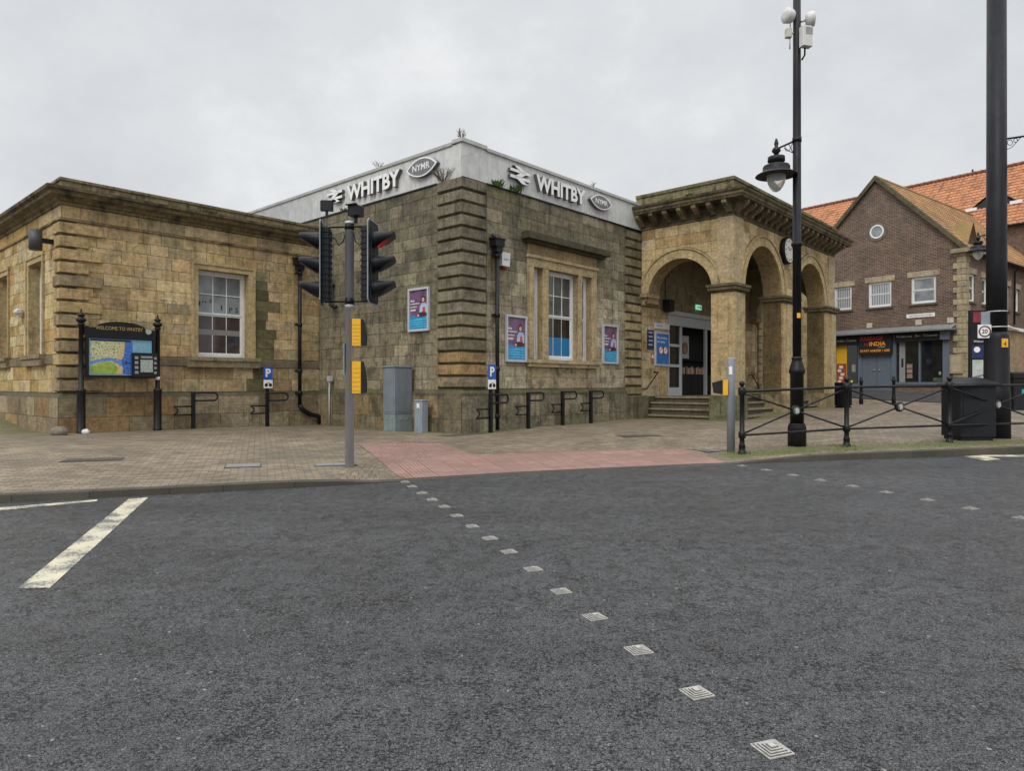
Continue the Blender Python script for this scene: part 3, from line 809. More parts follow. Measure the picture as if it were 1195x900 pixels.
# three-light window of the front
wn = MB((.47, .365, .205))
f0 = fm_v(0); tr = lambda: jit((.47, .365, .21), .07)
for a, b_ in ((2.46, 2.72), (3.13, 3.37), (4.80, 4.97), (5.47, 5.73)):
    fbox(wn, f0, a, b_, 2.30, 4.88, -.02, .05, tr()); fbox(wn, f0, a+.05, b_-.05, 2.34, 4.86, .05, .075, tr())
for a, b_, p, q in mwin: opening(wn, f0, a, b_, p, q, .36, (.42, .33, .19))
fbox(wn, f0, 2.46, 5.73, 4.88, 5.12, -.02, .06, tr()); fbox(wn, f0, 2.43, 5.76, 5.12, 5.2, -.02, .11, tr())
for i in range(4): fbox(wn, f0, 2.46+i*.8175, 2.455+(i+1)*.8175, 5.2, 5.50, -.02, .05, jit((.36, .27, .14), .15))
wn.build('window_surround', M['trim'], st)
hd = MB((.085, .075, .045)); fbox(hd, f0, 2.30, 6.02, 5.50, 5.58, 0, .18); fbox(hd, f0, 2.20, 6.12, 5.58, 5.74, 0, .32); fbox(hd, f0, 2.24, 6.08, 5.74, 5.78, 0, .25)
hd.build('window_hood', M['soot_shade'], st)
sl = MB((.43, .345, .205)); fbox(sl, f0, 2.44, 5.75, 2.09, 2.20, -.02, .14); fbox(sl, f0, 2.40, 5.79, 2.20, 2.30, -.02, .19); sl.build('window_sill', M['trim'], st)
sash(f0, 2.72, 3.13, 2.31, 4.88, .17, st, cols=1, glass=('glass_mid', 'glass_dark'), zm=3.58)
cw = sash(f0, 3.37, 4.80, 2.31, 4.88, .17, st, cols=3, glass=('glass_mid', 'glass_dark'), zm=3.58, film='blue_film')
cw['label'] = 'central sash window with its lowest panes filmed blue'
sash(f0, 4.97, 5.47, 2.31, 4.88, .17, st, cols=1, glass=('glass_mid', 'glass_dark'), zm=3.58)

# white fascia and coping
fs = MB((1, 1, 1))
fbox(fs, fm_v(0), .842, 8.6, 6.80, 7.62, -.2, .015, (1, 1, 1)); fbox(fs, fm_v(0), 0, .838, 6.80, 7.65, -.2, .02, (.96, .96, .96))
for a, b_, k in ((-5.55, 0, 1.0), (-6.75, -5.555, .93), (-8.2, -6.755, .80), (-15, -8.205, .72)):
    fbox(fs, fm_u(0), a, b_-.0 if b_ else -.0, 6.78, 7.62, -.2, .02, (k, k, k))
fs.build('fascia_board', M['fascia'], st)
cp = MB((.5, .5, .48))
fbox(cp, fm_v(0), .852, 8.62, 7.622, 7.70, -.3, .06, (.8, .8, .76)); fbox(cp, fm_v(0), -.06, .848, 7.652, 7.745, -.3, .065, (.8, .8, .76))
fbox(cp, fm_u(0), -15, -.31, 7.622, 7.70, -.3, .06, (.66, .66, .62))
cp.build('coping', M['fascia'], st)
gt = MB(); fbox(gt, fm_v(0), .86, 8.5, 6.765, 6.80, -.01, .05); fbox(gt, fm_u(0), -15, -.9, 6.745, 6.78, -.01, .05); gt.build('fascia_trim', M['black_iron'], st)

# --- portico
PU0, PU1, PV = 8.386, 17.9, -3.25
AS, AF1, AF2 = (1.45, 1.15, 4.55), (10.75, 1.55, 4.65), (15.2, 1.55, 4.65)
def arch_wall(mb, P, s0, s1, z0, z1, arches, th, c, first=None):
    """wall with round-arched openings down to z0; P(s, z, d) maps to 3D, d>0 inwards here"""
    xs = [s0]; segs = []
    for cx, r, zs in sorted(arches):
        segs.append(('w', xs[-1], cx-r)); segs.append(('a', cx, r, zs)); xs.append(cx+r)
    segs.append(('w', xs[-1], s1))
    for g in segs:
        if g[0] == 'w':
            a, b_ = g[1], g[2]
            zz = first if first and a == s0 else z0
            for d, fl in ((0, 1), (th, 0)):
                q = [P(a, zz, d), P(b_, zz, d), P(b_, z1, d), P(a, z1, d)]; mb.face(q if fl else q[::-1], c)
            for s_ in (a, b_): mb.face([P(s_, zz, 0), P(s_, zz, th), P(s_, z1, th), P(s_, z1, 0)], c)
            mb.face([P(a, zz, 0), P(a, zz, th), P(b_, zz, th), P(b_, zz, 0)], c)
        else:
            _, cx, r, zs = g; n = 28
            pts = [(cx-r*math.cos(math.pi*i/n), zs+r*math.sin(math.pi*i/n)) for i in range(n+1)]
            for (xa, za), (xb, zb_) in zip(pts, pts[1:]):
                for d, fl in ((0, 1), (th, 0)):
                    q = [P(xa, za, d), P(xb, zb_, d), P(xb, z1, d), P(xa, z1, d)]; mb.face(q if fl else q[::-1], c)
                mb.face([P(xa, za, 0), P(xa, za, th), P(xb, zb_, th), P(xb, zb_, 0)], c)
            for x in ((cx+r,) if first else (cx-r, cx+r)): mb.face([P(x, z0, 0), P(x, z0, th), P(x, zs, th), P(x, zs, 0)], c)
def archivolt(mb, P, cx, r, zs, w, c0):
    n = 40
    for (ra, rb, d) in ((r-.004, r+w*.5, .05), (r+w*.5, r+w*.86, .035), (r+w*.86, r+w, .075)):
        for i in range(n):
            c = jit(c0, .10) if i % 4 == 0 else c; t0, t1 = math.pi*i/n, math.pi*(i+1)/n
            def q(rr, t, dd): return P(cx-rr*math.cos(t), zs+rr*math.sin(t), dd)
            mb.face([q(ra, t0, -d), q(ra, t1, -d), q(rb, t1, -d), q(rb, t0, -d)], c)
            mb.face([q(rb, t0, -d), q(rb, t1, -d), q(rb, t1, .01), q(rb, t0, .01)], c)
            mb.face([q(ra, t0, .01), q(ra, t1, .01), q(ra, t1, -d), q(ra, t0, -d)], c)
PL = lambda s, z, d: (PU0+d, -s, z)                # left side wall, s = -v
PR = lambda s, z, d: (PU1-d, -s, z)
PF = lambda s, z, d: (s, PV+d, z)
pw = MB((.35, .26, .13))
arch_wall(pw, PL, .02, -PV, ZB, 6.9, [AS], .65, (.36, .27, .14), 4.34)
arch_wall(pw, PR, .02, -PV, ZB, 6.9, [AS], .65, (.30, .23, .13), 4.34)
arch_wall(pw, PF, PU0+.003, PU1-.003, ZB, 6.9, [AF1, AF2], .64, (.36, .265, .135))
fl_ = lambda s, z, d: PL(s, z, -d); ff_ = lambda s, z, d: PF(s, z, -d)
aL = [(AS[0], AS[1]+.36, AS[2])]; aF = [(a[0], a[1]+.36, a[2]) for a in (AF1, AF2)]
ashlar(pw, fl_, .03, 2.78, 4.72, 6.80, .33, (.55, 1.0), pal_port, arches=aL)
ashlar(pw, ff_, 9.08, 17.2, 4.72, 6.80, .33, (.55, 1.0), pal_port, arches=aF)
pw.build('portico_wall', M['stone'], st)
def pier(a, b_, v0, v1, seam, strip, pil=None):
    k = MB((.44, .34, .19))
    for z0, z1 in ((1.25, seam), (seam, 4.46)): k.box(a, b_, v0, v1, z0, z1-.006, jit((.48, .355, .185), .1))
    k.box(strip, strip+.55, PV-.10, PV-.062, 1.25, 4.45, jit((.50, .39, .22), .06))
    if pil:
        for z0, z1 in ((4.73, 5.5), (5.5, 6.82)): k.box(pil[0], pil[1], PV-.045, PV+.475, z0, z1-.006, jit((.47, .37, .22), .08))
    k.build('pier', M['trim'], st)
    k = MB(); k.rbox(a-.07, b_+.06, v0-.07, v1+.05, ZB, 1.27, .03, (.17, .165, .085) if a < 9 else (.36, .28, .15)); k.build('pier_base', M['dark_stone'], st)
    k = MB()
    for z0, z1, e in ((4.46, 4.53, .03), (4.53, 4.64, .13), (4.64, 4.72, .17)): k.box(a+.03-e, b_-.02+e, v0+.03-e, v1-.06+e, z0+.001, z1, jit((.17, .14, .08), .15))
    k.build('impost', M['dark_stone'], st)
pier(PU0-.06, 9.17, PV-.06, -2.57, 2.9, PU0-.05, (PU0-.035, 9.08)); pier(12.33, 13.62, PV-.06, -2.57, 3.3, 12.62); pier(16.78, PU1+.06, PV-.06, -2.57, 3.1, 17.35, (17.2, PU1+.035))
for u_, sg_ in ((PU0, 1), (PU1, -1)):
    k = MB((.36, .27, .145))
    for (p0, p1, q) in ((4.53, 4.66, .34), (4.40, 4.53, .26), (4.28, 4.40, .18)): k.box(u_-sg_*(.17 if q > .3 else .08), u_+sg_*.66, -q, -.012, p0+.001, p1, jit((.36, .27, .145), .1))
    k.build('corbel', M['stone'], st)
av = MB((.44, .33, .17))
for P, a in ((PL, AS), (PF, AF1), (PF, AF2)): archivolt(av, P, *a, .34, (.48, .365, .195))
av.build('archivolt', M['trim'], st)
def ring_strip(mb, prof, colf):                    # moulding round the three open sides of the portico
    for (d0, z0), (d1, z1) in zip(prof, prof[1:]):
        L0, L1 = [], []
        for d, z_, L in ((d0, z0, L0), (d1, z1, L1)): L += [(PU0-d, .15, z_), (PU0-d, PV-d, z_), (PU1+d, PV-d, z_), (PU1+d, .15, z_)]
        for k in range(3): mb.face([L0[k], L0[k+1], L1[k+1], L1[k]], colf())
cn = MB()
ring_strip(cn, [(.0, 6.80), (.05, 6.81), (.05, 6.86), (.03, 6.87), (.03, 7.24), (.5, 7.25), (.52, 7.30), (.55, 7.33), (.55, 7.40), (.60, 7.44), (.62, 7.50), (.1, 7.56)], lambda: jit((.155, .125, .075), .15))  # dark tint carries both soot and painted underside shade
cn.build('cornice', M['soot_shade'], st)
br_ = MB()
def modillion(mb, x, along):
    c = jit((.20, .16, .095), .15); w = .075
    pts = [(.0, 6.92), (.10, 6.90), (.16, 6.98), (.34, 7.06), (.44, 7.14), (.44, 7.245), (.0, 7.245)]
    A, Bq = [], []
    for d, z_ in pts:
        if along == 'u': A.append((x-w, PV-.03-d, z_)); Bq.append((x+w, PV-.03-d, z_))
        elif along == 'l': A.append((PU0-.03-d, x+w, z_)); Bq.append((PU0-.03-d, x-w, z_))
        else: A.append((PU1+.03+d, x-w, z_)); Bq.append((PU1+.03+d, x+w, z_))
    mb.face(A[::-1], c); mb.face(Bq, c)
    for k in range(len(pts)): mb.face([A[k], A[(k+1) % len(pts)], Bq[(k+1) % len(pts)], Bq[k]], c)
for i in range(7): modillion(br_, -.12-.51*i, 'l'); modillion(br_, -.12-.51*i, 'r')
for i in range(19): modillion(br_, PU0+.12+i*(PU1-PU0-.24)/18, 'u')
split_build(br_, 'modillion', M['soot_shade'], st)
pp = MB()
ring_strip(pp, [(.06, 7.5), (.06, 7.90), (.10, 7.905), (.10, 8.0), (-.4, 8.01), (-.4, 7.5)], lambda: jit((.21, .18, .10), .1))
pp.face([(PU0+.3, PV+.3, 7.6), (PU1-.3, PV+.3, 7.6), (PU1-.3, .1, 7.6), (PU0+.3, .1, 7.6)], (.1, .1, .1))
pp.build('parapet', M['soot_shade'], st)
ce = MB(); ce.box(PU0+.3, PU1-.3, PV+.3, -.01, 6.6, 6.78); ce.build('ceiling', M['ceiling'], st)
sp_ = MB((.22, .185, .125))
for k, zt in enumerate((.61, .81, 1.01, 1.20)):
    e = .31*k; c = jit((.12, .095, .065), .2)
    sp_.rbox(PU0-.02+e, PU1+.02-e, PV-.02+e, -.02, ZB, zt-.06, .005, c); sp_.rbox(PU0-.065+e, PU1+.065-e, PV-.065+e, -.018, zt-.058, zt, .014, jit((.27, .225, .16), .15))
sp_.build('steps', M['trim'], st)
# inner wall with the doorway (behind the arches)
iw = MB(MORTAR)
wall_holes(iw, fm_v(0), 10.17, 26, ZB, 6.82, [(10.17, 16.1, ZB, 4.26)], MORTAR)
ashlar(iw, fm_v(0), 8.40, 10.15, 1.2, 4.26, .31, (.4, .8), pal_port)
ashlar(iw, fm_v(0), 8.40, 17.8, 4.26, 6.6, .33, (.5, .9), lambda s, z: jit((.27, .21, .125), .12))
ashlar(iw, fm_v(0), 16.12, 25.5, 1.2, 4.26, .31, (.4, .8), pal_port)
ashlar(iw, fm_v(0), 18.0, 25.5, 4.26, 6.8, .31, (.4, .8), pal_port)
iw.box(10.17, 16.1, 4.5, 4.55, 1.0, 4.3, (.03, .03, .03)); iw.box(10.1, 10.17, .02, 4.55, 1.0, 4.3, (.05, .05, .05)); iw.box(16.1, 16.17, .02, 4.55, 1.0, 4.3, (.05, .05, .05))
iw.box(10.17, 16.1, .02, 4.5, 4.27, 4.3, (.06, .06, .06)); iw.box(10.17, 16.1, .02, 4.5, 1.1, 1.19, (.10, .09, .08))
iw.build('wall', M['stone'], st)['label'] = 'sandstone wall around the doorway inside the portico'
q3 = MB(); z = 1.3
while z < 6.6:
    q3.rbox(18.02, 18.75, -.09, .02, z+.015, z+.30, .03, jit((.44, .35, .21), .1)); z += .31
q3.build('quoin', M['stone'], st)
dr = MB()
f0 = fm_v(0)
fbox(dr, f0, 10.17, 16.1, 3.75, 3.92, -.1, .04); fbox(dr, f0, 10.17, 16.1, 3.92, 4.12, -.1, .02); fbox(dr, f0, 10.12, 16.15, 4.12, 4.26, -.1, .12)
for a, b_ in ((10.19, 10.30), (11.10, 11.24), (13.12, 13.26), (14.9, 15.04), (15.98, 16.08)): fbox(dr, f0, a, b_, 1.2, 3.75, -.09, .0)
for a, b_ in ((10.30, 11.10), (15.04, 15.98)):
    for z0, z1 in ((1.2, 1.5), (2.24, 2.34), (2.98, 3.08)): fbox(dr, f0, a, b_, z0, z1, -.07, -.01)
do = dr.build('door_frame', M['light_frame'], st)
g = MB(); fbox(g, f0, 10.30, 11.10, 1.5, 3.75, -.05, -.04); fbox(g, f0, 15.04, 15.98, 1.5, 3.75, -.05, -.04); split_build(g, 'glass_pane', M['glass_dark'], do)
# shop interior glimpsed through the door
sh = MB(); sh.xf = Matrix.Translation((0, -1.35, 0)); sh.box(11.3, 15.0, 1.9, 2.3, 1.2, 2.0); sh.box(11.3, 15.0, 2.26, 2.3, 2.0, 4.0); sh.box(11.3, 15.0, 1.95, 2.25, 2.55, 2.58)
for i in range(16):
    sh.mi = 1 + i % 2; x = 12.0+i*.16; sh.box(x, x+.12, 2.0+.01*i % .05, 2.02+.01*i % .05, 2.02, 2.26+.03*(i % 3))
sh.mi = 3; sh.box(12.75, 13.45, 2.24, 2.255, 2.65, 3.55); sh.mi = 1; sh.box(12.3, 12.62, 2.24, 2.252, 2.65, 3.0)
sh.mi = 4; sh.lathe([(.24, 2.22), (.24, 2.238)], (13.1, 0, 3.05), 20, 'y')
sh.mi = 2; sh.lathe([(.14, 2.215), (.14, 2.219)], (13.1, 0, 3.0), 20, 'y')
sh.build('shop_counter', [M['dark_in'], flat('leaflets_tan', (.6, .46, .32), .6), flat('leaflets_brown', (.42, .26, .16), .6), flat('grey_poster', (.62, .62, .58), .5, 0, .3, 4), flat('plate_brown', (.25, .16, .1), .6)], st)
# porch handrails
for u0, u1, w_ in ((8.45, 9.2, -.18), (17.85, 17.1, -.18)):
    hr = MB(); hr.tube([(u0, w_, 1.45), (u1, w_, 2.02), (u1-(u1-u0)*.35, w_, 2.05)], .022); hr.tube([(u0, w_, 1.45), (u0, 0, 1.45)], .018); hr.tube([(u1, w_, 2.02), (u1, 0, 2.02)], .018)
    hr.build('handrail', M['black_iron'], st)
# drain pipes
def downpipe(u, v, z1, z0, off=.12, fn=None, elbow=True):
    d = MB()
    c = (u, v-off)
    d.tube([(c[0], c[1], z1-.25), (c[0], c[1], z0)], .055, 12)
    for zz in (z1-.35, z1-1.9, z1-3.3, z0+.35):
        if zz > z0: d.lathe([(.055, zz-.06), (.075, zz-.05), (.075, zz+.05), (.055, zz+.06)], (c[0], c[1], 0), 12); d.box(c[0]-.11, c[0]+.11, c[1]+.03, c[1]+.1, zz-.03, zz+.03)
    d.hprism([(c[0]-.17, c[1]-.11), (c[0]+.17, c[1]-.11), (c[0]+.17, c[1]+.1), (c[0]-.17, c[1]+.1)], z1-.12, z1+.06)
    d.hprism([(c[0]-.11, c[1]-.09), (c[0]+.11, c[1]-.09), (c[0]+.11, c[1]+.09), (c[0]-.11, c[1]+.09)], z1-.27, z1-.12)
    d.box(c[0]-.2, c[0]+.2, c[1]-.13, c[1]+.12, z1+.06, z1+.1)
    return d
d = downpipe(1.14, -.02, 5.30, .42); d.tube([(1.14, -.14, 5.3), (1.0, -.1, 5.5)], .05); d.build('downpipe', M['black_iron'], st)
d = downpipe(-.78, VJ, 5.30, 1.0, .2); d.tube([(-.78, VJ-.2, 1.0), (-.7, VJ-.2, .85), (-.45, VJ-.22, .7), (-.16, VJ-.25, .62), (-.12, VJ-.25, .4)], .07)
d.build('downpipe', M['black_iron'], st)
d = MB(); d.tube([(-.02, 5.55, 4.6), (-.14, 5.55, 4.55), (-.16, 5.55, 4.2), (-.16, 5.55, 4.0), (-.14, 5.35, 3.9), (-.14, 5.25, 3.92)], .05); d.build('overflow_pipe', M['black_iron'], st)
d = MB(); d.tube([(-.16, 5.6, .2), (-.16, 5.6, 1.7)], .02); d.box(-.2, -.08, 5.53, 5.67, 1.7, 1.86); d.build('conduit', M['grey_pole'], st)

# ================================================================== signs and fittings on the station
SF, SS = SROT, SROT - R_(90)                       # facing out of the front / out of the left side
def front(u, z, d=0.0, v=0.0): return S(u, v-d, z)
def side(v, z, d=0.0, u=0.0): return S(u-d, v, z)
def lettering(loc, rz, w, h, label):
    t = thing('raised_lettering', label, 'sign lettering', loc, rz, 'white station name letters')
    for piece in loose(text_mb('WHITBY', w=w, h=h, depth=.11, bold=.036)):
        for i, f in enumerate(piece.f):
            ys = [piece.v[j][1] for j in f]; piece.m[i] = 0 if max(ys) < -.105 else 1
        piece.build('letter', [M['letter_white'], M['letter_side']], t)
lettering(front(2.72, 7.0, .03), SF, 2.29, .44, 'white raised WHITBY letters on the fascia above the three-light window')
lettering(side(4.72, 6.98, .03), SS, 2.44, .44, 'white raised WHITBY letters on the fascia above the tall grey cabinet')
def rail_symbol(loc, rz, w, h, label):
    m_ = MB(); y0, y1 = -.10, 0
    b_ = .17*h
    def bar(z0): m_.prism([(0, z0), (w, z0), (w, z0+b_), (0, z0+b_)], y0, y1)
    bar(.22*h+.005); bar(.61*h)
    # the zigzag: slanting arms above, between and below the bars (offset a little outwards)
    k = .30*w
    for (xa, za, xb, zb_) in ((.30*w, .98*h, .62*w, .70*h), (.62*w, .62*h, .36*w, .38*h), (.36*w, .33*h, .70*w, .02*h)):
        m_.prism([(xb-k*.5+.02, zb_), (xb+k*.5+.02, zb_), (xa+k*.5+.02, za), (xa-k*.5+.02, za)] if za > zb_ else [(xa-k*.5, za), (xa+k*.5, za), (xb+k*.5, zb_), (xb-k*.5, zb_)], y0-.006, y1)
    for i, f in enumerate(m_.f): m_.m[i] = 0 if max(m_.v[j][1] for j in f) < -.09 else 1
    tag(m_.build('rail_symbol', [M['letter_white'], M['letter_side']], None, loc, rz), label, 'railway symbol', 'double arrow rail symbols')
rail_symbol(front(1.66, 7.02, .03), SF, .80, .46, 'white double arrow rail symbol left of the letters over the three-light window')
rail_symbol(side(5.78, 7.04, .03), SS, .80, .44, 'white double arrow rail symbol on the left-hand fascia near the traffic light')
def oval(loc, rz, w, h, label):
    t = thing('oval_sign', label, 'sign', loc, rz, 'oval lens-shaped station signs')
    def lens(w, h, n=14):
        r = (w*w/4+h*h/4)/h; cz = r-h/2; a = math.asin(w/2/r)
        lo = [(r*math.sin(-a+2*a*i/n), cz-r*math.cos(-a+2*a*i/n)) for i in range(n+1)]
        return lo + [(-x, -z_) for x, z_ in lo[1:-1]]
    p = MB(); p.mi = 1; p.prism(lens(w, h), -.10, 0); p.mi = 0; p.prism(lens(w-.004, h-.004), -.115, -.1002); p.build('rim', [M['letter_white'], M['letter_side']], t)
    p = MB(); p.prism(lens(w*.88, h*.84), -.122, -.112); p.build('panel', M['badge_grey'], t)
    p = MB(); put(p, text_mb('NYMR', w=w*.56, h=h*.34, depth=.006, bold=.006, align='c'), 0, -.122, -h*.17); p.build('lettering', M['letter_white'], t)
oval(front(5.85, 7.265, .03), SF, 1.16, .46, 'grey lens-shaped NYMR sign at the portico end of the right fascia')
oval(side(1.38, 7.28, .03), SS, 1.22, .50, 'grey lens-shaped NYMR sign on the left fascia near the quoined corner')

def poster(loc, rz, w, h, label):
    t = thing('poster_case', label, 'poster', loc, rz, 'framed purple and blue travel posters')
    f = MB(); e = .06
    for a, b_, p, q in ((0, e, 0, h), (w-e, w, 0, h), (e, w-e, 0, e), (e, w-e, h-e, h)): f.box(a, b_, -.07, 0, p, q)
    f.build('frame', M['light_frame'], t)
    a, b_, p, q = e, w-e, e, h-e; W, Hh = b_-a, q-p
    k = MB(); k.box(a, b_, -.03, -.01, p, q)
    def poly(mi, pts, d):
        k.mi = mi; k.face([(a+x*W, -.03-d*.0012, p+z_*Hh) for x, z_ in pts])
    wave = [(i/12, .33+.03*math.sin(i*.9)) for i in range(13)]
    poly(1, [(0, 0), (1, 0)] + wave[::-1], 1)
    for i in range(4): poly(2, [(.02, .05+.06*i), (.98, .05+.06*i), (.98, .065+.06*i), (.5, .08+.06*i+.01*(i % 2)), (.02, .065+.06*i)], 2)
    def ell(cx, cz, rx, rz_, n=18): return [(cx+rx*math.cos(2*math.pi*i/n), cz+rz_*math.sin(2*math.pi*i/n)) for i in range(n)]
    poly(4, ell(.74, .76, .13, .085), 2); poly(5, [(.52, .36), (.95, .36), (.97, .60), (.85, .66), (.66, .66), (.55, .58)], 3)
    poly(3, ell(.74, .74, .075, .058), 4); poly(6, [(.70, .42), (.86, .42), (.84, .56), (.72, .56)], 4); poly(4, ell(.68, .37, .29, .06), 5); poly(3, ell(.47, .35, .06, .03), 6)
    k.build('print', [M['purple'], M['poster_blue'], M['aqua'], M['skin'], M['hair'], M['denim'], M['red']], t)
    tx = MB()
    for i, (s_, wd) in enumerate((('the', .22), ('missing', .50), ('point', .36), ('ever', .32))): put(tx, text_mb(s_, w=W*wd, h=Hh*.055, depth=.002, bold=.02), a+.04*W, -.036, p+Hh*(.71-.082*i))
    for i in range(2): put(tx, text_mb('to your journey', w=W*.7, h=Hh*.022, depth=.002), a+.08*W, -.036, p+Hh*(.22-.1*i)) if 0 else None
    tx.build('lettering', M['letter_white'], t)
poster(front(1.545, 2.205, .03), SF, .84, 1.26, 'framed purple and blue poster between the downpipe and three-light window')
poster(front(6.02, 2.26, .03), SF, .86, 1.24, 'framed purple and blue poster beside the quoins next to the portico')
poster(side(1.99, 3.0, .03), SS, .84, 1.15, 'framed purple and blue poster on the dark side wall above the cabinet')

# alarm box, wall light, camera
t = thing('alarm_box', 'white alarm box with red base on the wall beside the black downpipe', 'alarm', front(1.47, 4.72, .03), SF)
k = MB(); k.prism([(-.14, .0), (.14, .0), (.17, .36), (-.17, .36)], -.12, 0); k.build('cover', M['plastic_white'], t)
k = MB(); k.ball((0, -.06, -.02), .085, 12, 8, (1, .7, .8)); k.build('beacon', flat('red_beacon', (.30, .02, .02), .3), t)
k = MB(); put(k, text_mb('Veritas', w=.22, h=.055, depth=.002, align='c') if 0 else text_mb('ALARM', w=.2, h=.05, depth=.002, align='c'), 0, -.121, .15); k.build('lettering', M['mid_blue'], t)
t = thing('wall_light', 'dark grey cylinder up-and-down light by the corner of the low wing', 'light', S(UC-.02, VJ+.62, 5.05), SROT)
k = MB(); k.lathe([(.135, -.24), (.14, -.24), (.14, .24), (.135, .24)], (-.36, 0, 0), 20); k.build('body', flat('dark_grey_metal', (.055, .058, .062), .5), t)
k = MB(); k.box(-.24, 0, -.05, .05, -.05, .06); k.build('bracket', M['black_plastic'], t)
t = thing('security_camera', 'small white security camera between the windows of the low wing', 'camera', S(UC-.02, 9.75, 3.50), SROT)
k = MB(); k.tube([(0, 0, -.08), (-.10, 0, -.08), (-.12, 0, 0)], .03); k.build('bracket', M['plastic_white'], t)
k = MB(); k.lathe([(.05, -.16), (.075, -.14), (.075, .12), (.05, .14)], (-.12, 0, .05), 12, 'y'); k.build('housing', M['plastic_white'], t)

# notices in the porch
t = thing('notice_board', 'blue no smoking notice board with two round symbols inside the portico', 'notice', front(9.22, 2.26, .02), SF)
k = MB(); k.box(0, .98, -.05, 0, 0, 1.2); k.build('frame', M['light_frame'], t)
k = MB(); k.box(.07, .91, -.055, -.05, .07, 1.13); k.mi = 1; k.box(.2, .86, -.058, -.055, .42, .68); k.mi = 2
for x in (.36, .68): k.lathe([(.12, -.06), (.12, -.058)], (x, 0, .55), 18, 'y')
k.mi = 3
for x in (.36, .68): k.prism([(x-.08, .53), (x+.06, .66), (x+.08, .63), (x-.06, .5)], -.0625, -.0605)
k.build('print', [M['mid_blue'], flat('dark_red_band', (.28, .05, .06), .5), M['letter_white'], M['red']], t)
k = MB(); put(k, text_mb('No smoking', w=.66, h=.1, depth=.002), .12, -.056, .93); put(k, text_mb('or vaping', w=.52, h=.1, depth=.002), .12, -.056, .79); k.build('lettering', M['letter_white'], t)
t = thing('opening_times_sign', 'narrow navy text sign left of the blue notice board', 'sign', front(8.74, 2.82, .02), SF)
k = MB(); k.box(0, .40, -.03, 0, 0, .66); k.build('panel', M['navy_sign'], t)
k = MB()
for i, s_ in enumerate(('TICKETS', 'TOILETS', 'TRAINS', 'PARKING', 'CAFE')):
    if i < 4: put(k, text_mb(s_, w=.26, h=.05, depth=.002), .06, -.031, .55-.14*i)
k.build('lettering', M['letter_white'], t)
t = thing('small_safety_sign', 'little red and white sign below the narrow navy sign', 'sign', front(8.98, 2.32, .02), SF)
k = MB(); k.box(0, .20, -.02, 0, 0, .38); k.build('panel', flat('faded_red_sign', (.34, .12, .09), .5), t)
k = MB(); k.prism([(.04, .2), (.16, .2), (.16, .26), (.10, .34), (.04, .26)], -.024, -.0205); k.build('symbol', M['letter_white'], t)
t = thing('platform_plate', 'long white plate above the blue notice board in the portico', 'sign', front(9.22, 3.56, .02), SF)
k = MB(); k.box(0, 1.0, -.04, 0, 0, .2); k.build('panel', M['plastic_white'], t)
k = MB(); put(k, text_mb('Way out', w=.4, h=.08, depth=.002), .1, -.041, .06); k.build('lettering', M['letter_side'], t)
t = thing('porch_lamp', 'black box lantern on the porch wall left of the doorway', 'lamp', front(9.93, 4.40, .02), SF)
k = MB(); k.prism([(-.14, -.22), (.14, -.22), (.2, .2), (-.2, .2)], -.30, -.04); k.build('housing', M['black_plastic'], t)
k = MB(); k.tube([(0, 0, .05), (0, -.06, .05)], .03); k.tube([(0, -.03, .2), (0, -.03, 1.4)], .012); k.build('bracket', M['black_iron'], t)
t = thing('exit_sign', 'lit green emergency exit sign over the station doorway', 'exit sign', front(12.40, 4.46, .05), SF)
k = MB(); k.box(-.21, .21, -.04, 0, 0, .18); k.build('panel', M['exit_green'], t)
k = MB(); k.prism([(-.16, .075), (-.05, .075), (-.05, .03), (.04, .09), (-.05, .15), (-.05, .105), (-.16, .105)], -.044, -.041); k.box(.07, .16, -.044, -.041, .03, .15); k.build('symbol', M['letter_white'], t)
t = thing('wall_clock', 'round white wall clock in black case between the portico front arches', 'clock', S(12.55, PV, 6.30), SF)
k = MB(); k.lathe([(.40, -.20), (.45, -.20), (.47, -.17), (.47, -.03), (.40, 0)], (0, 0, 0), 36, 'y'); k.build('case', M['black_sheen'], t)
k = MB(); k.lathe([(.415, -.203), (.415, -.195)], (0, 0, 0), 36, 'y'); k.build('dial', flat('clock_dial', (.62, .63, .56), .3, 0, .05), t)
k = MB()
for i in range(12):
    a = math.pi*i/6; r0, r1 = .30, .37; c, s_ = math.sin(a), math.cos(a); w = .016 if i % 3 else .028
    k.prism([(c*r0+s_*w, s_*r0-c*w), (c*r1+s_*w, s_*r1-c*w), (c*r1-s_*w, s_*r1+c*w), (c*r0-s_*w, s_*r0+c*w)][::-1], -.208, -.2035)
for a, L, w in ((R_(310), .19, .016), (R_(60), .29, .011)):
    c, s_ = math.sin(a), math.cos(a); k.prism([(s_*w, -c*w), (c*L+s_*w, s_*L-c*w), (c*L-s_*w, s_*L+c*w), (-s_*w, c*w)][::-1], -.213, -.2085)
split_build(k, 'clock_mark', M['dark_in'], t)
tag(thing('entrance_notice', 'navy notice on the quoined wall seen through the nearest front arch', 'sign', front(18.95, 2.6, .02), SF), 'navy notice on the quoined wall seen through the nearest front arch', 'sign')
t = [o for o in scene.objects if o.name.startswith('entrance_notice')][0]
k = MB(); k.box(0, .8, -.03, 0, 0, 1.9); k.build('panel', M['navy_sign'], t); k = MB(); k.box(.1, .7, -.034, -.031, .3, .6); k.build('print', M['letter_white'], t)

